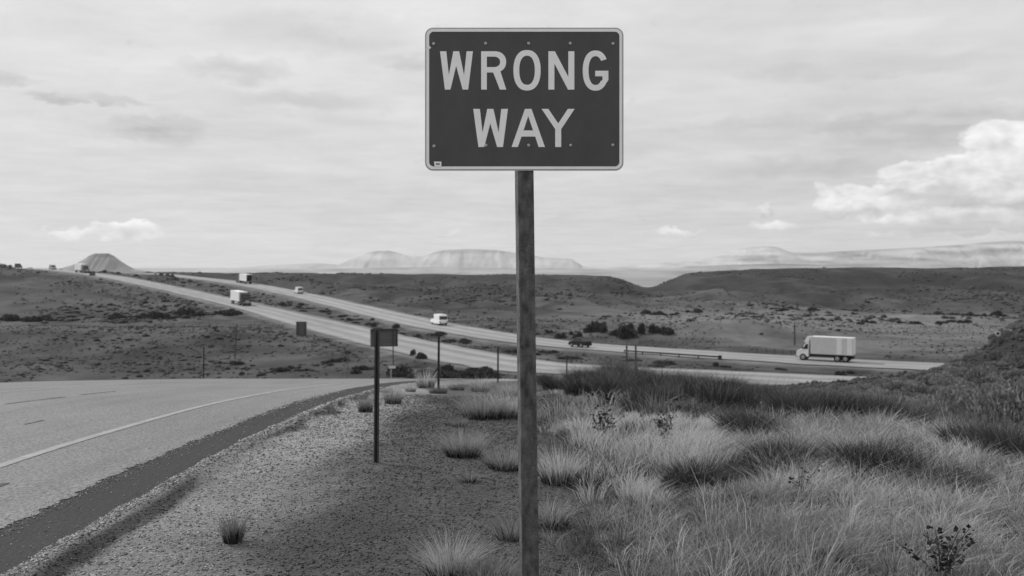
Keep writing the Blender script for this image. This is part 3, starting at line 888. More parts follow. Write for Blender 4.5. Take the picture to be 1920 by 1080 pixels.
# ------------------------------------------------------------------ dark wispy brush behind the grass
def brush_mesh(name, n, rad, h, alb, seed, width=0.0035, lean=0.55):
    g = np.random.default_rng(seed)
    parts = []
    k = g.integers(3, 6)
    for i in range(k):
        a = g.random() * 6.283; d = rad * 0.5 * g.random()
        r = rad * 0.6 * np.sqrt(g.random(n // k)); t = g.random(n // k) * 6.283
        roots = np.stack([d * math.cos(a) + 0.55 * r * np.cos(t), d * math.sin(a) + 0.55 * r * np.sin(t), -0.03 + 0 * r], -1)
        out = np.stack([np.cos(t), np.sin(t)], -1) * (r / (rad * 0.6))[:, None] * lean
        hk = 0.7 + 0.4 * g.random()
        parts.append(blades(roots, h * hk * 0.82, out, lean * 0.6, width, g, 0.4, alb, 0.45))
        j_ = g.random(len(roots)) < 0.14
        parts.append(blades(roots[j_] * np.array([1.25, 1.25, 1]), h * hk * 1.12, out[j_] * 1.25, lean * 0.8, width * 0.7, g, 0.7, 0.17, 0.5))
    V, T, A, b = [], [], [], 0
    for v, f, a in parts:
        V.append(v); T.append(f + b); A.append(a); b += len(v)
    return np_mesh(name, np.concatenate(V), np.concatenate(T), False, {'alb': np.concatenate(A)})
br_var = [brush_mesh('brush', 2600, 0.6, 0.62, 0.038 + 0.014 * (i % 3), 300 + i) for i in range(5)]
def brush(px, Y, s, label, i, group='dark brush behind the pale grass', sz=1.0):
    o = link_mesh('brush_bush', br_var[i % 5], m_grass, None, at_px(px, Y), i * 1.7)
    o.scale = (s, s, s * sz)
    return tag(o, label, 'bush', group)
spots = [(1090, 20, .8), (1120, 23, 1.0), (1150, 18.5, .9), (1185, 24, 1.1), (1215, 19, .95), (1250, 22, 1.05), (1285, 18.5, .95), (1315, 25, 1.1), (1345, 19.5, .9), (1380, 23, 1.1),
         (1275, 30, 1.2), (1230, 36, 1.3), (1330, 34, 1.3), (1400, 31, 1.2), (1425, 18.5, .9), (1465, 21, 1.0), (1500, 26, 1.1), (1160, 30, 1.2), (1440, 27, 1.1), (1540, 22, 1.0), (1580, 19, 1.0), (1610, 23, 1.1), (1660, 20, 1.0), (1700, 17.5, .9), (1540, 30, 1.2), (1600, 33, 1.2), (1100, 27, 1.0), (1205, 16.5, .8), (1365, 15.5, .85), (1530, 17, .9)]
for i, (px, Y, s) in enumerate(spots):
    brush(px, Y, s * 1.18, 'dark wispy bush in the band behind the pale grass', i)
brush(1400, 12.2, 1.0, 'dark low bush in the middle of the pale grass', 1, sz=0.72)
brush(1490, 14.0, 1.0, 'dark bush left of the broad one below the truck', 2)
brush(1560, 14.6, 1.1, 'broad dark bush below the truck', 3)
brush(1650, 15.2, 1.1, 'tall dark bush at the foot of the sagebrush slope', 4)
brush(1710, 13.0, .8, 'small dark bush right of the tall one at the foot of the slope', 0)
brush(1830, 10.5, .9, 'dark bush at the right edge below the slope', 1)
brush(1900, 9.6, .9, 'dark bush cut off by the right edge of the photo', 2)
brush(1640, 9.4, 1.0, 'dark clump with pale tips among the grass at lower right', 3, sz=0.72)
brush(1480, 9.6, .95, 'dark clump in the grass right of centre', 4, sz=0.72)
brush(1310, 8.6, .85, 'dark clump in the pale grass nearest the sign post', 0, sz=0.72)
brush(1790, 8.6, .8, 'low dark clump above the leafy weed', 2, sz=0.72)
brush(1040, 25, .8, 'dark bush just right of the sign post beside the highway', 3)
brush(1025, 29, .8, 'dark bush half behind the sign post', 1)

# ------------------------------------------------------------------ sagebrush mounds on the slope at the right
m_leaf = attr_mat('sage_leaf', 'alb', 0.85, spec=0.15, transl=0.2)
def mound_mesh(name, n, rx, ry, h, leaf, alb, seed, lumps=7, var=0.35):
    g = np.random.default_rng(seed)
    ca = g.random(lumps) * 6.283; cr = np.sqrt(g.random(lumps)) * 0.65
    cx, cyy = cr * np.cos(ca), cr * np.sin(ca)
    ch = (1 - 0.55 * cr) * (0.7 + 0.4 * g.random(lumps))
    k = g.integers(0, lumps, n)
    d = g.normal(size=(n, 3)); d /= np.linalg.norm(d, axis=1)[:, None]; d[:, 2] = np.abs(d[:, 2])
    rr = (0.55 + 0.45 * g.random(n) ** 0.5) * 0.48
    P = np.stack([(cx[k] + d[:, 0] * rr) * rx, (cyy[k] + d[:, 1] * rr) * ry, d[:, 2] * (0.4 + rr) * ch[k] * h], -1)
    a = g.normal(size=(n, 3)); a[:, 2] = np.abs(a[:, 2]) + 0.6; a += d * 0.8
    a /= np.linalg.norm(a, axis=1)[:, None]
    b = np.cross(a, g.normal(size=(n, 3))); b /= np.linalg.norm(b, axis=1)[:, None]
    L = leaf * (0.6 + 0.8 * g.random(n))[:, None]
    V = np.stack([P - b * L * 0.35, P + b * L * 0.35, P + a * L + b * L * 0.15, P + a * L - b * L * 0.15], 1)
    q = (np.arange(n) * 4)[:, None] + np.arange(4)[None]
    al = alb * (1 - var + 2 * var * g.random(n))
    return np_mesh(name, V.reshape(-1, 3), q, False, {'alb': np.repeat(al, 4)})
sage = [mound_mesh('sagebrush', 2000, 0.85, 0.6, 0.46, 0.06, 0.27 - 0.03 * i, 400 + i) for i in range(5)]
sage_fine = [mound_mesh('sagebrush', 6500, 0.8, 0.6, 0.44, 0.028, 0.20 - 0.02 * i, 420 + i, 9) for i in range(3)]
g = np.random.default_rng(9)
cnt = 0; tries = 0; placed = []
while cnt < 285 and tries < 30000:
    tries += 1
    Y = 13 * (95 / 13) ** g.random(); px = 1400 + 630 * g.random()
    lim = 1935 - (Y - 13) * 0.0 if Y < 20 else 1560
    if Y < 20 and px < 1960 - (Y - 13) * 45: continue
    x = (px - 960) / F * Y
    if Y < 34 and px < 1640: continue
    if Y > 48 and px < 1560 + (Y - 48) * 7.0: continue
    mind = 1.1 + Y * 0.010
    if placed and ((np.array(placed) - (x, Y)) ** 2).sum(1).min() < mind ** 2: continue
    placed.append((x, Y)); cnt += 1
    o = link_mesh('sagebrush', sage_fine[cnt % 3] if Y < 26 else sage[cnt % 5], m_leaf, None, (x, Y, H(x, Y) - 0.03), g.random() * 6.283)
    s = (0.75 + 0.85 * g.random()) * (1.0 if Y < 35 else 0.8)
    o.scale = (s * 1.2, s, s * (1.0 + 0.8 * g.random()))
    tag(o, 'low grey sagebrush mound on the slope at the right', 'sagebrush', 'sagebrush mounds on the right slope')

# ------------------------------------------------------------------ distant shrubs
fshrub = [mound_mesh('shrub', 620, 1.0, 1.0, 0.9, 0.15, 0.06, 450 + i, 6, 0.6) for i in range(4)]
def far_shrub(px, Y, w, h, label, group, seed, lift=0.0):
    x = (px - 960) / F * Y
    o = link_mesh('shrub', fshrub[seed % 4], m_leaf, None, (x, Y, H(x, Y) - 0.05 + lift), seed * 1.3)
    o.scale = (w, w, h)
    return tag(o, label, 'shrub', group)
k = 0
def row(items, label, group):
    global k
    for (px, Y, w, h) in items:
        f_ = 0.55 + 0.9 * random.random()
        far_shrub(px + 4 * (random.random() - 0.5), Y * (1 + 0.03 * (random.random() - 0.5)), w * f_, h * f_ * (0.7 + 0.6 * random.random()), label, group, k); k += 1
g = np.random.default_rng(12)
row([(1030 + 17 * i + 8 * g.random(), 196 - 1.2 * i + 8 * g.random(), 0.9 + 0.8 * g.random(), 1.4 + 1.7 * g.random()) for i in range(14)], 'dark shrub in the thicket beyond the dark car', 'thicket beyond the far carriageway')
row([(1172, 186, 1.1, 4.4), (1175, 185, 1.5, 2.4)], 'tallest dark shrub of the thicket beyond the two bare posts', 'tall shrub of the thicket')
row([(p, 290, 1.6, 1.3) for p in (1212, 1226, 1235, 1243, 1262, 1270, 1290, 1305)], 'small round shrub in the valley right of the sign post', 'round shrubs in the valley')
row([(p, 300, 1.7, 1.2) for p in (1450, 1460, 1470, 1480, 1488)] + [(1522, 296, 1.2, 1.2)], 'shrub in the short row beside the utility pole', 'shrub row at the utility pole')
row([(p + 3 * g.random(), 300 + 6 * g.random(), 1.5 + .6 * g.random(), 1.2 + .6 * g.random()) for p in list(range(1580, 1614, 8)) + list(range(1622, 1645, 8)) + [1660, 1676] + list(range(1706, 1790, 9)) + list(range(1806, 1832, 8)) + list(range(1846, 1894, 8))],
    'shrub in the long dark row across the valley above the truck', 'long shrub row in the valley')
row([(p + 3 * g.random(), 232 + 6 * g.random(), 1.3, 1.0) for p in (1613, 1622, 1632, 1690, 1703, 1716, 1760, 1770, 1780, 1800, 1812)], 'shrub in the nearer broken row right of the truck', 'nearer shrub row right of the truck')
row([(p + 4 * g.random(), 243 + 4 * g.random(), 1.7, 1.2 + .5 * g.random()) for p in range(-30, 122, 9)], 'shrub in the dark hedge row across the field at far left', 'hedge row at far left')
row([(p + 4 * g.random(), 250 + 5 * g.random(), 1.9, 1.2 + .8 * g.random()) for p in range(208, 350, 10)] + [(p, 262 + 5 * g.random(), 1.8, 1.6) for p in range(335, 440, 13)], 'shrub in the dark row at the foot of the highway bank', 'shrub row below the highway bank')
row([(773, 150, 0.9, 2.4)], 'narrow pointed dark shrub right of the large road sign', 'pointed shrub')
row([(787, 148, 0.9, 1.3)], 'round dark shrub right of the pointed one', 'round shrub by the pointed one')
row([(p + 5 * g.random(), 120 + 12 * g.random(), 1.3 + .6 * g.random(), 0.9 + .5 * g.random()) for p in range(735, 930, 11)], 'dark shrub on the bank below the near carriageway', 'shrubs on the bank below the highway')
row([(p + 8 * g.random(), 128 + 16 * g.random(), 1.0, 0.7) for p in range(420, 700, 17)], 'low shrub scattered over the field beyond the ramp', 'shrubs scattered over the field')
row([(p + 6 * g.random(), 29 + 0.6 * i, 0.25 + 0.25 * g.random(), 0.16 + 0.2 * g.random()) for i, p in enumerate(range(-10, 190, 19))], 'low roadside shrub along the far edge of the ramp', 'roadside shrubs beyond the ramp')
row([(370, 47.5, 0.5, 0.5)], 'shrub at the foot of the lone post beyond the ramp', 'shrub at the lone post')
row([(505, 60, 0.8, 0.7), (540, 66, 0.8, 0.5)], 'small shrub at the far edge of the ramp', 'small shrubs past the ramp')
# median brush between the carriageways
items = []
for i in range(18, len(PN) - 60, 6):
    p = PN[i]; dd = np.hypot(PF[:, 0] - p[0], PF[:, 1] - p[1]); j = dd.argmin()
    for rep in range(2):
        t = 0.42 + 0.22 * g.random()
        qx, qy = p[:2] * (1 - t) + PF[j][:2] * t + 2.0 * (g.random(2) - 0.5)
        if dd[j] > 19 and -0.5 < qx / qy < 0.46:
            items.append((960 + F * qx / qy, qy, 0.8 + 0.7 * g.random(), 0.5 + 0.5 * g.random()))
row(items[:150], 'low dark shrub in the median between the carriageways', 'shrubs in the median')
row([(p + 5 * g.random(), 470 + 10 * g.random(), 1.2, 1.2) for p in (185, 195, 208, 214, 222, 238, 250)], 'small shrub on the skyline beside the small butte', 'skyline shrubs near the butte')

# uncountable low scrub that roughens the plain and the hillsides
def scrub(name, n, y0, y1, u0, u1, smin, smax, seed, thr):
    g = np.random.default_rng(seed)
    yy = y0 + (y1 - y0) * g.random(n); xx = yy * (u0 + (u1 - u0) * g.random(n))
    d = fbm(xx * 0.02, yy * 0.012, seed + 1, 4) + 0.35 * fbm(xx * 0.11, yy * 0.05, seed + 2, 3)
    k = d > thr + 0.35 * (g.random(n) - 0.5)
    dn_, _ = near_path(xx, yy, PN); df_, _ = near_path(xx, yy, PF)
    k &= (dn_ > 8.5) & (df_ > 8.5)
    xx, yy = xx[k], yy[k]; n = len(xx)
    zz = height(xx, yy)
    s_ = smin * (smax / smin) ** (g.random(n) ** 1.8)
    base = np.array([[1, 0, .25], [.3, 1, .2], [-1, .2, .3], [-.2, -1, .25], [.25, .1, 1], [-.35, -.1, .85], [0, 0, -.2]], float)
    fac = np.array([[0, 1, 4], [1, 5, 4], [1, 2, 5], [2, 3, 5], [3, 4, 5], [3, 0, 4], [1, 0, 6], [2, 1, 6], [3, 2, 6], [0, 3, 6]])
    B = base[None] * (0.5 + 0.9 * g.random((n, 7, 1)))
    th = g.random(n) * 6.283; c, sn = np.cos(th)[:, None], np.sin(th)[:, None]
    V = np.stack([(B[..., 0] * c - B[..., 1] * sn) * s_[:, None] + xx[:, None], (B[..., 0] * sn + B[..., 1] * c) * s_[:, None] + yy[:, None], B[..., 2] * s_[:, None] * 0.62 + zz[:, None]], -1)
    Fc = fac[None] + (np.arange(n) * 7)[:, None, None]
    a_ = 0.045 + 0.06 * g.random(n)
    me = np_mesh(name, V.reshape(-1, 3), Fc.reshape(-1, 3), False, {'alb': np.repeat(a_, 7)})
    return tag(link_mesh(name, me, m_leaf), kind='stuff')
scrub('hillside_scrub', 24000, 235, 700, -0.56, 0.60, 0.35, 1.3, 601, 0.16)
scrub('field_scrub', 16000, 112, 245, -0.60, 0.60, 0.10, 0.36, 602, 0.12)
scrub('slope_scrub', 7000, 36, 118, 0.16, 0.62, 0.10, 0.42, 603, -0.25)
scrub('median_scrub', 9000, 118, 480, -0.50, 0.42, 0.25, 0.75, 604, 0.10)

# ------------------------------------------------------------------ leafy weeds in the grass
m_weed = mat('weed_leaf', 0.03, 0.6, 0.3, 20)
m_stem = mat('weed_stem', 0.06, 0.8)
def weed(px, Y, h, nst, nleaf, leaf, label, seed, wid=0.35):
    g = np.random.default_rng(seed)
    e = empty('leafy_weed', at_px(px, Y), 0, label, 'weed')
    st = MB(); V = []; q = []
    for i in range(nst):
        a = g.random() * 6.283; o = wid * (0.2 + 0.8 * g.random())
        top = np.array([math.cos(a) * o, math.sin(a) * o, h * (0.55 + 0.5 * g.random())])
        mid = top * np.array([0.35, 0.35, 0.55])
        st.cyl((0, 0, -0.03), mid, 0.004, 0.003, 5); st.cyl(mid, top, 0.003, 0.0015, 5)
        for j in range(nleaf):
            t = 0.25 + 0.75 * g.random()
            p = mid + (top - mid) * (t * 2 - 1) if t > 0.5 else mid * t * 2
            d = g.normal(size=3); d[2] = abs(d[2]) * 0.5; d /= np.linalg.norm(d)
            b = np.cross(d, g.normal(size=3)); b /= np.linalg.norm(b)
            L = leaf * (0.6 + 0.7 * g.random()); up = np.cross(b, d) * L * 0.12
            p = p + d * 0.012
            k0 = len(V)
            V += [p, p + d * L * 0.5 + b * L * 0.36 + up, p + d * L * 1.05, p + d * L * 0.5 - b * L * 0.36 + up]
            q.append((k0, k0 + 1, k0 + 2, k0 + 3))
    st.build('stem', m_stem, e)
    link_mesh('foliage', np_mesh('foliage', np.array(V), np.array(q)), m_weed, e)
weed(1765, 5.75, 0.42, 12, 16, 0.032, 'leafy dark weed with small round leaves at lower right', 501, 0.28)
weed(1130, 11.8, 0.55, 10, 16, 0.045, 'leafy dark weed in the grass right of the sign post', 502, 0.30)
weed(1247, 11.0, 0.55, 8, 12, 0.045, 'upright leafy weed right of the first one', 503, 0.2)
weed(1500, 8.0, 0.35, 6, 9, 0.03, 'thin leafy weed among the middle grass', 504, 0.22)

# ------------------------------------------------------------------ the big sign
def poly_mesh(name, loops, depth):
    """flat outline with holes, given as (x, z) loops, extruded towards -y"""
    cu = bpy.data.curves.new('outline', 'CURVE')
    cu.dimensions = '2D'; cu.fill_mode = 'BOTH'; cu.extrude = depth / 2
    for lp in loops:
        sp = cu.splines.new('POLY'); sp.points.add(len(lp) - 1)
        for p, (x, z) in zip(sp.points, lp): p.co = (x, z, 0, 1)
        sp.use_cyclic_u = True
    ob = bpy.data.objects.new('outline', cu); col.objects.link(ob)
    bpy.context.view_layer.update()
    me = bpy.data.meshes.new_from_object(ob.evaluated_get(bpy.context.evaluated_depsgraph_get()))
    bpy.data.objects.remove(ob); bpy.data.curves.remove(cu)
    n = len(me.vertices); co = np.zeros(n * 3, np.float32); me.vertices.foreach_get('co', co); co = co.reshape(-1, 3)
    new = np.stack([co[:, 0], -co[:, 2], co[:, 1]], -1)
    me.vertices.foreach_set('co', new.ravel()); me.update(); me.name = name
    me.materials.clear()
    return me
def rrect(x0, x1, z0, z1, r, n=8):
    out = []
    for (cx, cz, a0) in ((x1 - r, z1 - r, 0), (x0 + r, z1 - r, 90), (x0 + r, z0 + r, 180), (x1 - r, z0 + r, 270)):
        for i in range(n + 1):
            a = R(a0 + 90 * i / n); out.append((cx + r * math.cos(a), cz + r * math.sin(a)))
    return out
SY = 5.44
ZS = 1157.6
def zc(zx, zy): return ((zx - 752.6) / ZS, (560.0 - zy) / ZS)       # marks on the sign, measured from its centre
sgn = empty('wrong_way_sign', (0.067, SY, 0.0), 0, 'large WRONG WAY road sign on a single post in the foreground', 'road sign')
sgn.location = (0.096, SY + 0.05, -1.78)
CX, CZ = 0.067 - 0.096, 0.915 + 1.78                                # sign centre in the thing's own space
def on_sign(me, name, m, y, parent):
    o = link_mesh(name, me, m, parent); o.location = (CX, y, CZ) if parent is sgn else (0, y, 0)
    return o
m_alu = mat('sign_aluminium', 0.42, 0.45, 0.10, 30, metal=0.3)
m_red = mat('sign_sheeting', 0.078, 0.45, 0.14, 7, spec=0.25, stretch=(1, 1, 0.6))
m_ltr = mat('white_sheeting', 0.90, 0.5, 0.05, 14, spec=0.25)
hw, hh = 0.542, 0.3905
panel = on_sign(poly_mesh('panel', [rrect(-hw, hw, -hh, hh, 0.044)], 0.004), 'panel', m_alu, -0.05, sgn)
on_sign(poly_mesh('sheeting', [rrect(-hw + .006, hw - .006, -hh + .006, hh - .006, 0.039)], 0.001), 'sheeting', m_red, -0.003, panel)
on_sign(poly_mesh('border', [rrect(-hw + .007, hw - .007, -hh + .007, hh - .007, 0.038), rrect(-hw + .0225, hw - .0225, -hh + .0225, hh - .0225, 0.026)[::-1]], 0.001), 'border', m_ltr, -0.0045, panel)
def arc(cx, cy, a, b, t0, t1, n, p=2.35):
    out = []
    for i in range(n + 1):
        t = R(t0 + (t1 - t0) * i / n); c, s = math.cos(t), math.sin(t)
        out.append((cx + a * math.copysign(abs(c) ** (2 / p), c), cy - b * math.copysign(abs(s) ** (2 / p), s)))
    return out
def w_shape(x, y0, y1, s=1.0):
    P = [(0, 0), (40, 0), (56, 150), (84, 0), (121, 0), (152, 150), (168, 0), (208, 0), (178, 242), (143, 242), (102, 92), (66, 242), (31, 242)]
    k = (y1 - y0) / 242.0
    return [[(x + a * s, y0 + b * k) for a, b in P]]
letters = {
 'letter_w': w_shape(220, 258, 500),
 'letter_r': [[(480, 258), (565, 258)] + arc(565, 325, 73, 67, 90, -62, 14, 2.2) + [(639, 500), (598, 500), (556, 392), (516, 392), (516, 500), (480, 500)],
              [(516, 292), (516, 358), (562, 358)] + arc(562, 325, 38, 33, -90, 90, 10, 2.2)],
 'letter_o': [arc(770, 378, 86, 128, 0, 359, 48, 2.3), arc(770, 378, 49, 92, 359, 0, 48, 2.3)],
 'letter_n': [[(905, 258), (946, 258), (1031, 420), (1031, 258), (1069, 258), (1069, 500), (1029, 500), (943, 336), (943, 500), (905, 500)]],
 'letter_g': [arc(1203, 380, 81, 127, 32, 322, 40, 2.25) + [(1284, 440), (1284, 381), (1201, 381), (1201, 416), (1247, 416), (1247, 440)] + arc(1203, 380, 44, 91, 316, 40, 36, 2.25)],
}
letters2 = {
 'letter_w': w_shape(430, 622, 863, 1.055),
 'letter_a': [[(672, 863), (757, 622), (798, 622), (883, 863), (843, 863), (822, 797), (735, 797), (712, 863)], [(748, 758), (777.5, 668), (808, 758)][::-1]],
 'letter_y': [[(862, 622), (905, 622), (967, 714), (1028, 622), (1071, 622), (986, 750), (986, 863), (948, 863), (948, 750)]],
}
for grp in (letters, letters2):
    for nm, loops in grp.items():
        on_sign(poly_mesh(nm, [[zc(*p) for p in lp] for lp in loops], 0.001), nm, m_ltr, -0.0047, panel)
m_riv = mat('rivet_steel', 0.5, 0.35, metal=0.6)
rv = MB()
for k_ in range(1):
    rv.cyl((0, 0, 0), (0, -0.003, 0), 0.0085, 0.0075, 14); rv.cyl((0, -0.0031, 0), (0, -0.0062, 0), 0.0060, 0.003, 14)
rme = rv.mesh('rivet')
for (zx, zy) in [(180, 210), (508, 208), (780, 208), (1043, 208), (1313, 210), (182, 857), (510, 852), (780, 852), (1045, 852), (1312, 850)]:
    o = link_mesh('rivet', rme, m_riv, panel); x, z = zc(zx, zy); o.location = (x, -0.0057, z)
st = on_sign(poly_mesh('sticker', [[zc(*p) for p in [(182, 955), (229, 955), (229, 988), (186, 988)]]], 0.0006), 'sticker', m_ltr, -0.0062, panel)
tag(st, 'small pale inventory sticker in the lower left corner')
on_sign(poly_mesh('sticker_print', [[zc(*p) for p in [(193, 966), (219, 966), (219, 976), (193, 976)]]], 0.0004), 'sticker_print', mat('print_grey', 0.22), -0.0068, panel)
on_sign(poly_mesh('chipped_edge', [[zc(*p) for p in [(128, 248), (146, 216), (164, 236), (150, 246)]]], 0.0006), 'chipped_edge', mat('bare_metal', 0.85, 0.4), -0.0056, panel)
# post: square, a little twisted and leaning
m_post = mat('weathered_post', 0.10, 0.8, 0.75, 26.0, 0.6, 60.0, stretch=(1, 1, 0.42), detail=5)
pm = MB()
n_r = 26; ring = []
for i in range(n_r):
    t = i / (n_r - 1); z = -0.5 + t * (CZ + 0.30 + 0.5)
    cx = CX * max(0, (z) / (CZ - hh)) if z < CZ - hh else CX
    w = (0.0475 - 0.0040 * t) * (1 + 0.012 * math.sin(7 * t + 1))
    tw = R(9 + 4 * t); bv = 0.006
    pts = []
    for (sx_, sy_) in ((-1, -1), (1, -1), (1, 1), (-1, 1)):
        for (ox, oy) in (((0, bv), (bv, 0)) if sx_ * sy_ > 0 else ((bv, 0), (0, bv))):
            a, b = sx_ * (w - ox), sy_ * (w - oy)
            pts.append((a, b))
    ring.append([(cx + a * math.cos(tw) - b * math.sin(tw), 0.002 + a * math.sin(tw) + b * math.cos(tw), z) for a, b in pts])
vs = [p for r_ in ring for p in r_]; fs = []
for i in range(n_r - 1):
    for j in range(8):
        fs.append((i * 8 + j, i * 8 + (j + 1) % 8, (i + 1) * 8 + (j + 1) % 8, (i + 1) * 8 + j))
fs += [tuple(range(7, -1, -1)), tuple((n_r - 1) * 8 + j for j in range(8))]
pm.add(vs, fs); pm.build('post', m_post, sgn)

# ------------------------------------------------------------------ delineator posts along the ramp
m_del = mat('rusty_channel', 0.055, 0.75, 0.3, 25, 0.2, 60)
def channel(h, w=0.056, d=0.030, t=0.005):
    m = MB()
    prof = [(-w / 2, -d), (-w / 2 + 0.014, -d), (-w / 2 + 0.017, -t), (w / 2 - 0.017, -t), (w / 2 - 0.014, -d), (w / 2, -d), (w / 2, -d + t), (w / 2 - 0.010, -d + t), (w / 2 - 0.013, 0.0), (-w / 2 + 0.013, 0.0), (-w / 2 + 0.010, -d + t), (-w / 2, -d + t)]
    n = len(prof)
    vs = [(x, y, -0.3) for x, y in prof] + [(x, y, h) for x, y in prof]
    fs = [(i, (i + 1) % n, n + (i + 1) % n, n + i) for i in range(n)]
    fs += [tuple(range(n - 1, -1, -1)), tuple(range(n, 2 * n))]
    m.add(vs, fs)
    return m.mesh('delineator_post')
ch_me = channel(1.18)
def delineator(px, base, top_py, label, rz=0.0, group='delineator posts along the ramp'):
    p = at_pp(px, base) if base > 200 else at_px(px, base)
    Y = p[1]
    h = -(top_py - 500) / F * Y - p[2]
    o = link_mesh('delineator_post', ch_me, m_del, None, p, rz)
    o.scale = (1, 1, max(0.5, h / 1.18)); o.rotation_euler = (0, R(0.5), rz)
    return tag(o, label, 'post', group)
delineator(708, 869, 619, 'nearest delineator post standing on the dark gravel left of the sign', R(-25))
delineator(823, 733, 630, 'second nearest delineator post left of the sign post', R(-20))
delineator(934, 32.0, 650, 'third delineator post close to the left of the sign post', R(-20))
delineator(1063, 44, 668, 'thin delineator post first to the right of the sign post', R(-30))
delineator(1145, 60, 672, 'thin delineator post left of the two bare posts', R(-30))
delineator(1216, 74, 683, 'thin delineator post right of the two bare posts', R(-30))
delineator(1241, 86, 686, 'farthest thin delineator post at the near carriageway', R(-30))
delineator(381, 48, 650, 'lone dark post beyond the far edge of the ramp', R(10), 'posts beyond the ramp')

m_wood = mat('old_wood', 0.07, 0.9, 0.3, 12)
def wood_post(px, Y, top_py, r, name, label, cat='post', group=None, lean=0.0, m=None):
    p = at_px(px, Y); h = -(top_py - 500) / F * Y - p[2]
    mb = MB().cyl((0, 0, -0.3), (lean * h, 0, h), r, r * 0.8, 10)
    o = mb.build(name, m or m_wood, None, 0, False, p)
    return tag(o, label, cat, group)
wood_post(1175, 78, 648, 0.085, 'bare_post', 'left one of two bare sign posts before the highway', group='two bare posts')
wood_post(1192, 77, 647, 0.085, 'bare_post', 'right one of two bare sign posts before the highway', group='two bare posts')
wood_post(440, 152, 608, 0.10, 'leaning_pole', 'thin leaning pole in the field below the highway', 'pole', None, 0.06)
def utility_pole(px, Y, top_py, r, label):
    p = at_px(px, Y); h = -(top_py - 500) / F * Y - p[2]
    e = empty('utility_pole', p, 0.5, label, 'pole', 'utility poles beyond the highway')
    MB().cyl((0, 0, -0.3), (0, 0, h), r, r * 0.75, 10).build('pole', m_wood, e)
    MB().box(-0.55, 0.55, -0.16, -0.05, h - 0.55, h - 0.43).build('crossarm', m_wood, e)
utility_pole(1495, 300, 568, 0.28, 'dark utility pole in the valley, upper one above the truck cab')
utility_pole(1490, 172, 607, 0.15, 'nearer utility pole standing just left of the truck')

# ------------------------------------------------------------------ road signs seen from behind
m_back = mat('sign_back', 0.11, 0.6, 0.12, 3)
m_backd = mat('sign_back_dark', 0.10, 0.6, 0.12, 3)
m_steel = mat('galvanised', 0.14, 0.5, 0.15, 6)
def board(px, Y, top_py, bot_py, wpx, label, posts=2, m=m_back, braces=2, rz=0.0):
    p = at_px(px, Y)
    zt = -(top_py - 500) / F * Y - p[2]; zb = -(bot_py - 500) / F * Y - p[2]; w = wpx / F * Y
    e = empty('road_sign', p, rz, label, 'road sign', 'road signs along the highway')
    pan = MB().box(-w / 2, w / 2, 0, 0.03, zb, zt).build('panel', m, e, 0.01)
    for i in range(braces):
        z = zb + (zt - zb) * (0.12 + 0.76 * i / max(1, braces - 1))
        MB().box(-w / 2 + 0.04, w / 2 - 0.04, -0.045, -0.002, z - 0.05, z + 0.05).build('brace', m_steel, pan)
    for i in range(posts):
        x = 0 if posts == 1 else (-w * 0.33 + w * 0.66 * i)
        MB().box(x - 0.07, x + 0.07, -0.20, -0.05, -0.4, zt - 0.04).build('post', m_wood if posts > 1 else m_steel, e)
    return e
sg = board(720, 140, 617, 650, 51, 'large wide road sign seen from behind next to the near delineator', 2, m_back, 3, 0.25)
zt_ = -(617 - 500) / F * 140 - sg.location[2]; zb_ = -(650 - 500) / F * 140 - sg.location[2]
m_frm = mat('sign_frame', 0.035, 0.6)
MB().box(-1.93, 1.93, -0.09, 0.06, zt_ - 0.28, zt_ + 0.03).build('frame', m_frm, sg)
MB().box(1.70, 1.93, -0.09, 0.06, zb_, zt_ - 0.281).build('frame', m_frm, sg)
board(565, 197, 603, 629, 19.5, 'square road sign seen from behind beside the near carriageway', 2, m_back, 2, 0.2)
board(173, 440, 508.5, 521, 10.5, 'small road sign seen from behind high up on the highway', 2, m_backd, 2, 0.2)
sp = at_px(652, 80)
e = empty('warning_sign', sp, 0, 'small dark diamond sign on a thin post beyond the ramp', 'road sign')
hp = -(656 - 500) / F * 80 - sp[2]
dm = MB(); c_ = 0.30
dm.add([(-c_, 0, hp - c_ * .7), (0, 0, hp - 1.4 * c_), (c_, 0, hp - c_ * .7), (0, 0, hp), (-c_, 0.012, hp - c_ * .7), (0, 0.012, hp - 1.4 * c_), (c_, 0.012, hp - c_ * .7), (0, 0.012, hp)],
       [(0, 1, 2, 3), (7, 6, 5, 4), (0, 4, 5, 1), (1, 5, 6, 2), (2, 6, 7, 3), (3, 7, 4, 0)])
dm.build('panel', mat('sign_dark', 0.03, 0.5), e)
MB().box(-0.03, 0.03, -0.05, -0.004, -0.3, hp - 0.03).build('post', m_steel, e)
sp = at_px(735, 62); hp = -(686 - 500) / F * 62 - sp[2]
e = empty('marker_sign', sp, 0, 'low white marker board just right of the near delineator', 'marker')
MB().box(-0.22, 0.22, 0, 0.015, hp - 0.16, hp).build('panel', mat('marker_white', 0.55, 0.5), e)
MB().box(-0.11, -0.03, 0.02, 0.06, -0.3, hp - 0.02).build('post', mat('marker_post', 0.3, 0.6), e)
sp = at_px(1871, 70); hp = -(620 - 500) / F * 70 - sp[2]
e = empty('reflector_post', sp, 0, 'small dark reflector marker on the slope at the far right', 'marker')
MB().box(-0.02, 0.02, 0, 0.02, -0.3, hp).build('post', m_steel, e)
MB().cyl((0, 0.0, hp - 0.2), (0, -0.02, hp - 0.2), 0.20, 0.20, 16).build('ring', mat('marker_white', 0.55, 0.5), e)
MB().cyl((0, -0.021, hp - 0.2), (0, -0.03, hp - 0.2), 0.10, 0.10, 16).build('reflector', mat('reflector_dark', 0.03, 0.3), e)

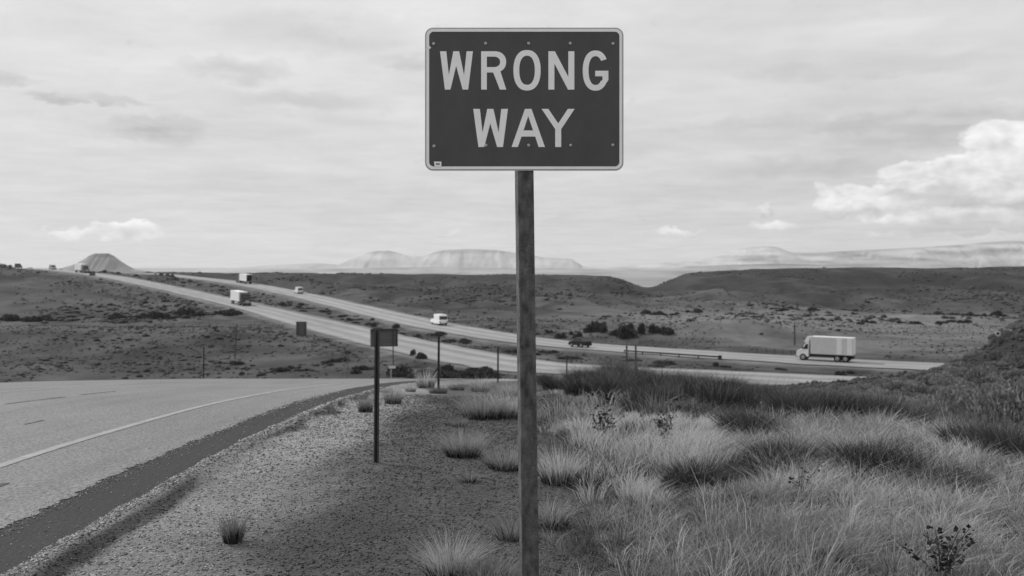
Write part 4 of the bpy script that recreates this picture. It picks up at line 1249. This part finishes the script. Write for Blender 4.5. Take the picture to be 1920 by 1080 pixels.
# ------------------------------------------------------------------ guardrail and fence
def path_at_px(P, px):
    u = P[:, 0] / P[:, 1] * F + 960
    return int(np.abs(u - px).argmin())
def frame(P, i, off):
    a = P[max(0, i - 3)]; b = P[min(len(P) - 1, i + 3)]
    t = (b - a)[:2]; t /= np.linalg.norm(t)
    n = np.array([t[1], -t[0]])
    p = P[i].copy(); p[:2] += n * off
    return p, t
i0, i1 = path_at_px(PF, 1385), path_at_px(PF, 1205)
e = empty('guardrail', PF[i0], 0, 'dark steel guardrail along the near edge of the far carriageway', 'guardrail')
# the median side of the far carriageway is the side nearer the camera
def nearer(P, i, d):
    p1, t = frame(P, i, d); p2, _ = frame(P, i, -d)
    return (p1, t, d) if p1[1] < p2[1] else (p2, t, -d)
_, _, gs = nearer(PF, i0, 6.4)
rail = MB(); pts = []
for i in range(i0, i1):
    p, t = frame(PF, i, gs); pts.append(p - PF[i0])
rp = []
for p in pts:
    for (dz_, dn_) in ((0.22, 0), (0.25, -.05), (0.31, -.05), (0.34, 0), (0.37, -.05), (0.43, -.05), (0.46, 0)):
        rp.append((p[0], p[1] + dn_, p[2] + dz_))
fs = []
for i in range(len(pts) - 1):
    for j in range(6):
        fs.append((i * 7 + j, i * 7 + j + 1, (i + 1) * 7 + j + 1, (i + 1) * 7 + j))
rail.add(rp, fs)
m_rail = mat('rail_steel', 0.06, 0.55, 0.2, 3)
rail.build('rail', m_rail, e)
gp = MB().box(-0.08, 0.08, 0.02, 0.2, -0.4, 0.44).mesh('post')
for p in pts[::2]:
    link_mesh('post', gp, m_wood, e, tuple(p))
MB().box(-0.15, 0.35, -0.1, 0.3, 0.05, 0.55).build('end_terminal', mat('terminal_dark', 0.04, 0.6), e, 0.03, False, tuple(pts[0]))
j0, j1 = path_at_px(PF, 1500), path_at_px(PF, 1362)
e = empty('wire_fence', PF[j0], 0, 'low wire fence of thin posts along the far verge left of the truck', 'fence')
fp = MB().box(-0.05, 0.05, -0.05, 0.05, -0.8, 1.0).mesh('post')
wires = {h: MB() for h in (0.3, 0.6, 0.9)}
last = None
for i in range(j0, j1):
    p, t = frame(PF, i, -gs * 1.35)
    z = H(p[0], p[1]); q_ = (p[0] - PF[j0][0], p[1] - PF[j0][1], z - PF[j0][2])
    link_mesh('post', fp, m_wood, e, q_)
    if last is not None:
        for h_, w_ in wires.items():
            w_.cyl((last[0], last[1], last[2] + h_), (q_[0], q_[1], q_[2] + h_), 0.012, None, 5)
    last = q_
for w_ in wires.values():
    w_.build('wire', m_steel, e)

# ------------------------------------------------------------------ vehicles
m_wh = mat('white_paint', 0.80, 0.35, 0.04, 3, spec=0.5)
m_lt = mat('light_grey_paint', 0.60, 0.45, 0.08, 2, spec=0.4)
m_md = mat('silver_paint', 0.30, 0.35, spec=0.5)
m_bk = mat('black_paint', 0.012, 0.5, spec=0.2)
m_dk = mat('dark_paint', 0.045, 0.35, spec=0.5)
m_gl = mat('vehicle_glass', 0.02, 0.08, spec=0.5)
m_ty = mat('tyre_rubber', 0.02, 0.9)
m_rm = mat('wheel_rim', 0.35, 0.35, metal=0.5)
m_ch = mat('chassis', 0.02, 0.8)
m_lamp = mat('lamp_lens', 0.6, 0.15)
m_tail = mat('tail_lens', 0.05, 0.2)
def wheel(e, x, y, r, w=0.25):
    s = 1 if x > 0 else -1
    t = MB().cyl((x - s * w, y, r), (x, y, r), r, r, 18).build('wheel', m_ty, e, 0.02)
    MB().cyl((x + s * 0.004, y, r), (x + s * 0.02, y, r), r * 0.6, r * 0.5, 14).build('rim', m_rm, t)
def place(P, px, off, away, name, label, cat, group='traffic on the highway'):
    i = path_at_px(P, px); p, t = frame(P, i, off)
    if not away: t = -t
    rz = math.atan2(-t[0], t[1])
    e = empty(name, (p[0], p[1], p[2] + 0.012), rz, label, cat, group)
    gr = (P[min(len(P) - 1, i + 4), 2] - P[max(0, i - 4), 2]) / (np.linalg.norm((P[min(len(P) - 1, i + 4)] - P[max(0, i - 4)])[:2]) + 1e-6)
    e.rotation_euler = (math.atan(gr) * (1 if away else -1), 0, rz)
    return e
def box_truck(e):
    w = 1.22
    MB().prism([(4.02, .55), (4.05, 1.15), (3.92, 1.42), (3.30, 1.62), (2.78, 2.50), (2.45, 2.62), (2.30, 2.62), (2.30, .55)], -1.1, 1.1, 0.10, 1.7).build('cab', m_wh, e, 0.05)
    MB().prism([(2.98, 2.62), (2.55, 3.45), (2.32, 3.52), (2.32, 2.62)], -1.0, 1.0, 0.08, 3.0).build('roof_fairing', m_wh, e, 0.03)
    MB().prism([(3.34, 1.66), (2.86, 2.46), (2.80, 2.44), (3.28, 1.62)], -0.93, 0.93).build('windshield', m_gl, e)
    for s in (-1, 1):
        MB().prism([(3.05, 1.68), (2.70, 2.38), (2.42, 2.38), (2.42, 1.68)], *sorted((s * 1.02, s * 1.115))).build('side_window', m_gl, e)
        MB().box(*sorted((s * 1.15, s * 1.32)), 3.05, 3.15, 1.65, 2.1).build('mirror', m_bk, e)
        MB().box(*sorted((s * 0.62, s * 0.98)), 3.97, 4.07, 0.95, 1.15).build('headlight', m_lamp, e)
    MB().box(-0.55, 0.55, 4.0, 4.075, 0.75, 1.15).build('grille', m_bk, e)
    MB().box(-1.1, 1.1, 3.95, 4.2, 0.42, 0.66).build('bumper', m_md, e, 0.03)
    MB().box(-0.45, 0.45, -3.8, 3.9, 0.55, 0.9).build('chassis', m_ch, e)
    bx = MB().box(-w, w, -3.85, 1.98, 1.02, 3.50).build('cargo_box', m_lt, e, 0.03)
    n = 8; L = (1.92 + 3.80) / n
    for s in (-1, 1):
        for i in range(n):
            y0 = -3.80 + i * L
            MB().box(*sorted((s * (w + 0.001), s * (w + 0.018))), y0 + 0.015, y0 + L - 0.015, 1.12, 3.42).build('side_panel', m_wh if i in (0, 2) else m_lt, bx)
        MB().box(*sorted((s * 1.0, s * 1.22)), -1.4, 1.9, 0.62, 1.01).build('side_skirt', m_ch, e)
    MB().box(-1.1, 1.1, -3.87, -3.852, 1.1, 3.4).build('rear_door', m_wh, bx)
    MB().box(-1.15, 1.15, -3.9, -3.7, 0.5, 0.62).build('rear_bumper', m_ch, e)
    for y in (3.1, -1.75, -2.85):
        for s in (-1, 1): wheel(e, s * 1.14, y, 0.48, 0.30)
def semi(e, trailer, tractor, L=12.0, rear=None):
    MB().box(-1.3, 1.3, -L / 2 - 1.5, L / 2 - 1.5, 1.12, 4.05).build('trailer_box', trailer, e, 0.04)
    MB().box(-1.2, 1.2, -L / 2 - 1.522, -L / 2 - 1.502, 1.2, 3.95).build('rear_door', rear or trailer, e)
    MB().box(-0.5, 0.5, -L / 2 - 1.2, L / 2 - 1.8, 0.8, 1.11).build('trailer_frame', m_ch, e)
    f = L / 2 - 1.5
    MB().prism([(f + 4.6, .5), (f + 4.65, 1.5), (f + 4.4, 1.85), (f + 3.1, 2.05), (f + 2.75, 2.95), (f + 2.4, 3.3), (f + 1.2, 3.75), (f + 0.7, 3.75), (f + 0.7, .7)], -1.2, 1.2, 0.1, 2.2).build('tractor', tractor, e, 0.05)
    MB().prism([(f + 3.15, 2.1), (f + 2.80, 2.95), (f + 2.74, 2.92), (f + 3.08, 2.05)], -1.0, 1.0).build('windshield', m_gl, e)
    MB().box(-0.6, 0.6, f + 4.6, f + 4.70, 0.85, 1.75).build('grille', m_md if tractor is not m_md else m_bk, e)
    for s in (-1, 1):
        MB().box(*sorted((s * 0.75, s * 1.1)), f + 4.55, f + 4.68, 1.0, 1.25).build('headlight', m_lamp, e)
        MB().cyl((s * 1.1, f + 0.85, 0.8), (s * 1.1, f + 0.85, 4.0), 0.08, None, 8).build('exhaust_stack', m_rm, e)
    MB().box(-1.22, 1.22, f + 4.55, f + 4.85, 0.4, 0.75).build('bumper', m_ch, e, 0.03)
    for y in (-L / 2 - 0.3, -L / 2 + 1.0, f - 0.6, f + 0.7, f + 3.7):
        for s in (-1, 1): wheel(e, s * 1.25, y, 0.5, 0.45)
def car(e, paint, kind):
    if kind == 'sedan':
        w = 0.92
        body = [(2.25, .32), (2.35, .60), (2.15, .82), (1.0, .97), (-1.6, 1.0), (-2.25, .95), (-2.35, .60), (-2.25, .32)]
        glass = [(1.05, .96), (0.25, 1.42), (-0.95, 1.45), (-1.75, .99)]
        roof = [(0.28, 1.43), (0.10, 1.50), (-0.85, 1.51), (-1.0, 1.45)]
        wy, wr = (1.4, -1.4), 0.33
    elif kind == 'suv':
        w = 0.98
        body = [(2.35, .38), (2.42, .80), (2.2, 1.05), (1.0, 1.18), (-2.35, 1.18), (-2.45, .75), (-2.35, .38)]
        glass = [(1.05, 1.17), (0.45, 1.78), (-2.1, 1.82), (-2.38, 1.18)]
        roof = [(0.5, 1.79), (0.3, 1.88), (-2.0, 1.92), (-2.2, 1.82)]
        wy, wr = (1.5, -1.5), 0.38
    else:                                          # high-roofed van
        w = 1.02
        body = [(2.75, .40), (2.85, .85), (2.6, 1.15), (1.9, 1.32), (-2.75, 1.32), (-2.82, .70), (-2.75, .40)]
        glass = [(1.95, 1.31), (1.25, 2.05), (-2.6, 2.08), (-2.74, 1.32)]
        roof = [(1.3, 2.06), (0.9, 2.40), (-2.45, 2.46), (-2.7, 2.08)]
        wy, wr = (1.85, -1.75), 0.38
    b = MB().prism(body, -w, w, 0.05, 0.9).build('body', paint, e, 0.05)
    MB().prism(glass, -w + 0.08, w - 0.08, 0.10, 1.3).build('windows', m_gl, b)
    MB().prism(roof, -w + 0.14, w - 0.14, 0.04, roof[1][1] - 0.02).build('roof', paint, b, 0.02)
    if kind == 'van':
        for s in (-1, 1):
            MB().prism([(0.9, 1.33), (0.7, 2.07), (-2.55, 2.07), (-2.70, 1.33)], *sorted((s * (w - 0.10), s * (w - 0.04)))).build('side_panel', paint, b)
    for s in (-1, 1):
        MB().box(*sorted((s * 0.55, s * (w - 0.06))), body[1][0] - 0.12, body[1][0] + 0.01, body[1][1] - 0.02, body[1][1] + 0.13).build('headlight', m_lamp, e)
        yr = min(p[0] for p in body)
        MB().box(*sorted((s * 0.6, s * (w - 0.05))), yr - 0.01, yr + 0.1, 0.72, 0.92).build('tail_light', m_tail, e)
        for y in wy: wheel(e, s * (w - 0.01), y, wr, 0.22)
    MB().box(-w + 0.04, w - 0.04, body[0][0] - 0.05, body[0][0] + 0.16, 0.30, 0.50).build('front_bumper', m_ch, e, 0.02)
    MB().box(-w + 0.04, w - 0.04, yr - 0.06, yr + 0.1, 0.30, 0.52).build('rear_bumper', m_ch, e, 0.02)

e = place(PF, 1551, 0.8, True, 'box_truck', 'white box truck with pale ribbed body driving on the far carriageway at right', 'truck'); box_truck(e)
e = place(PF, 1105, 2.6 * (1 if gs > 0 else -1), True, 'sedan_car', 'black car on the far carriageway right of the sign post', 'car'); car(e, m_bk, 'sedan'); e.scale = (1.0, 0.80, 1.10)
e = place(PF, 812, 1.5, True, 'white_van', 'white van on the far carriageway between the delineators', 'van'); car(e, m_wh, 'van')
e = place(PF, 552, 1.5, True, 'silver_van', 'pale grey van farther up the far carriageway', 'van'); car(e, m_lt, 'van')
e = place(PF, 452, 1.5, True, 'semi_truck', 'white trailer truck with dark rear going away up the far carriageway', 'truck'); semi(e, m_wh, m_dk, 10.0, m_bk)
e = place(PN, 451, 0.0, False, 'semi_truck', 'white trailer truck with dark cab coming down the near carriageway', 'truck'); semi(e, m_wh, m_bk, 10.0)
e = place(PN, 152, 0.0, False, 'semi_truck', 'long white trailer truck high on the highway before the small butte', 'truck'); semi(e, m_wh, m_dk, 9.5)
e = place(PN, 97, 0.5, False, 'suv_car', 'small grey vehicle on the skyline left of the white trailer', 'car'); car(e, m_md, 'van')
e = place(PN, 34, 0.0, False, 'dark_van', 'leftmost dark vehicle on the skyline at the far left', 'car'); car(e, m_bk, 'van')
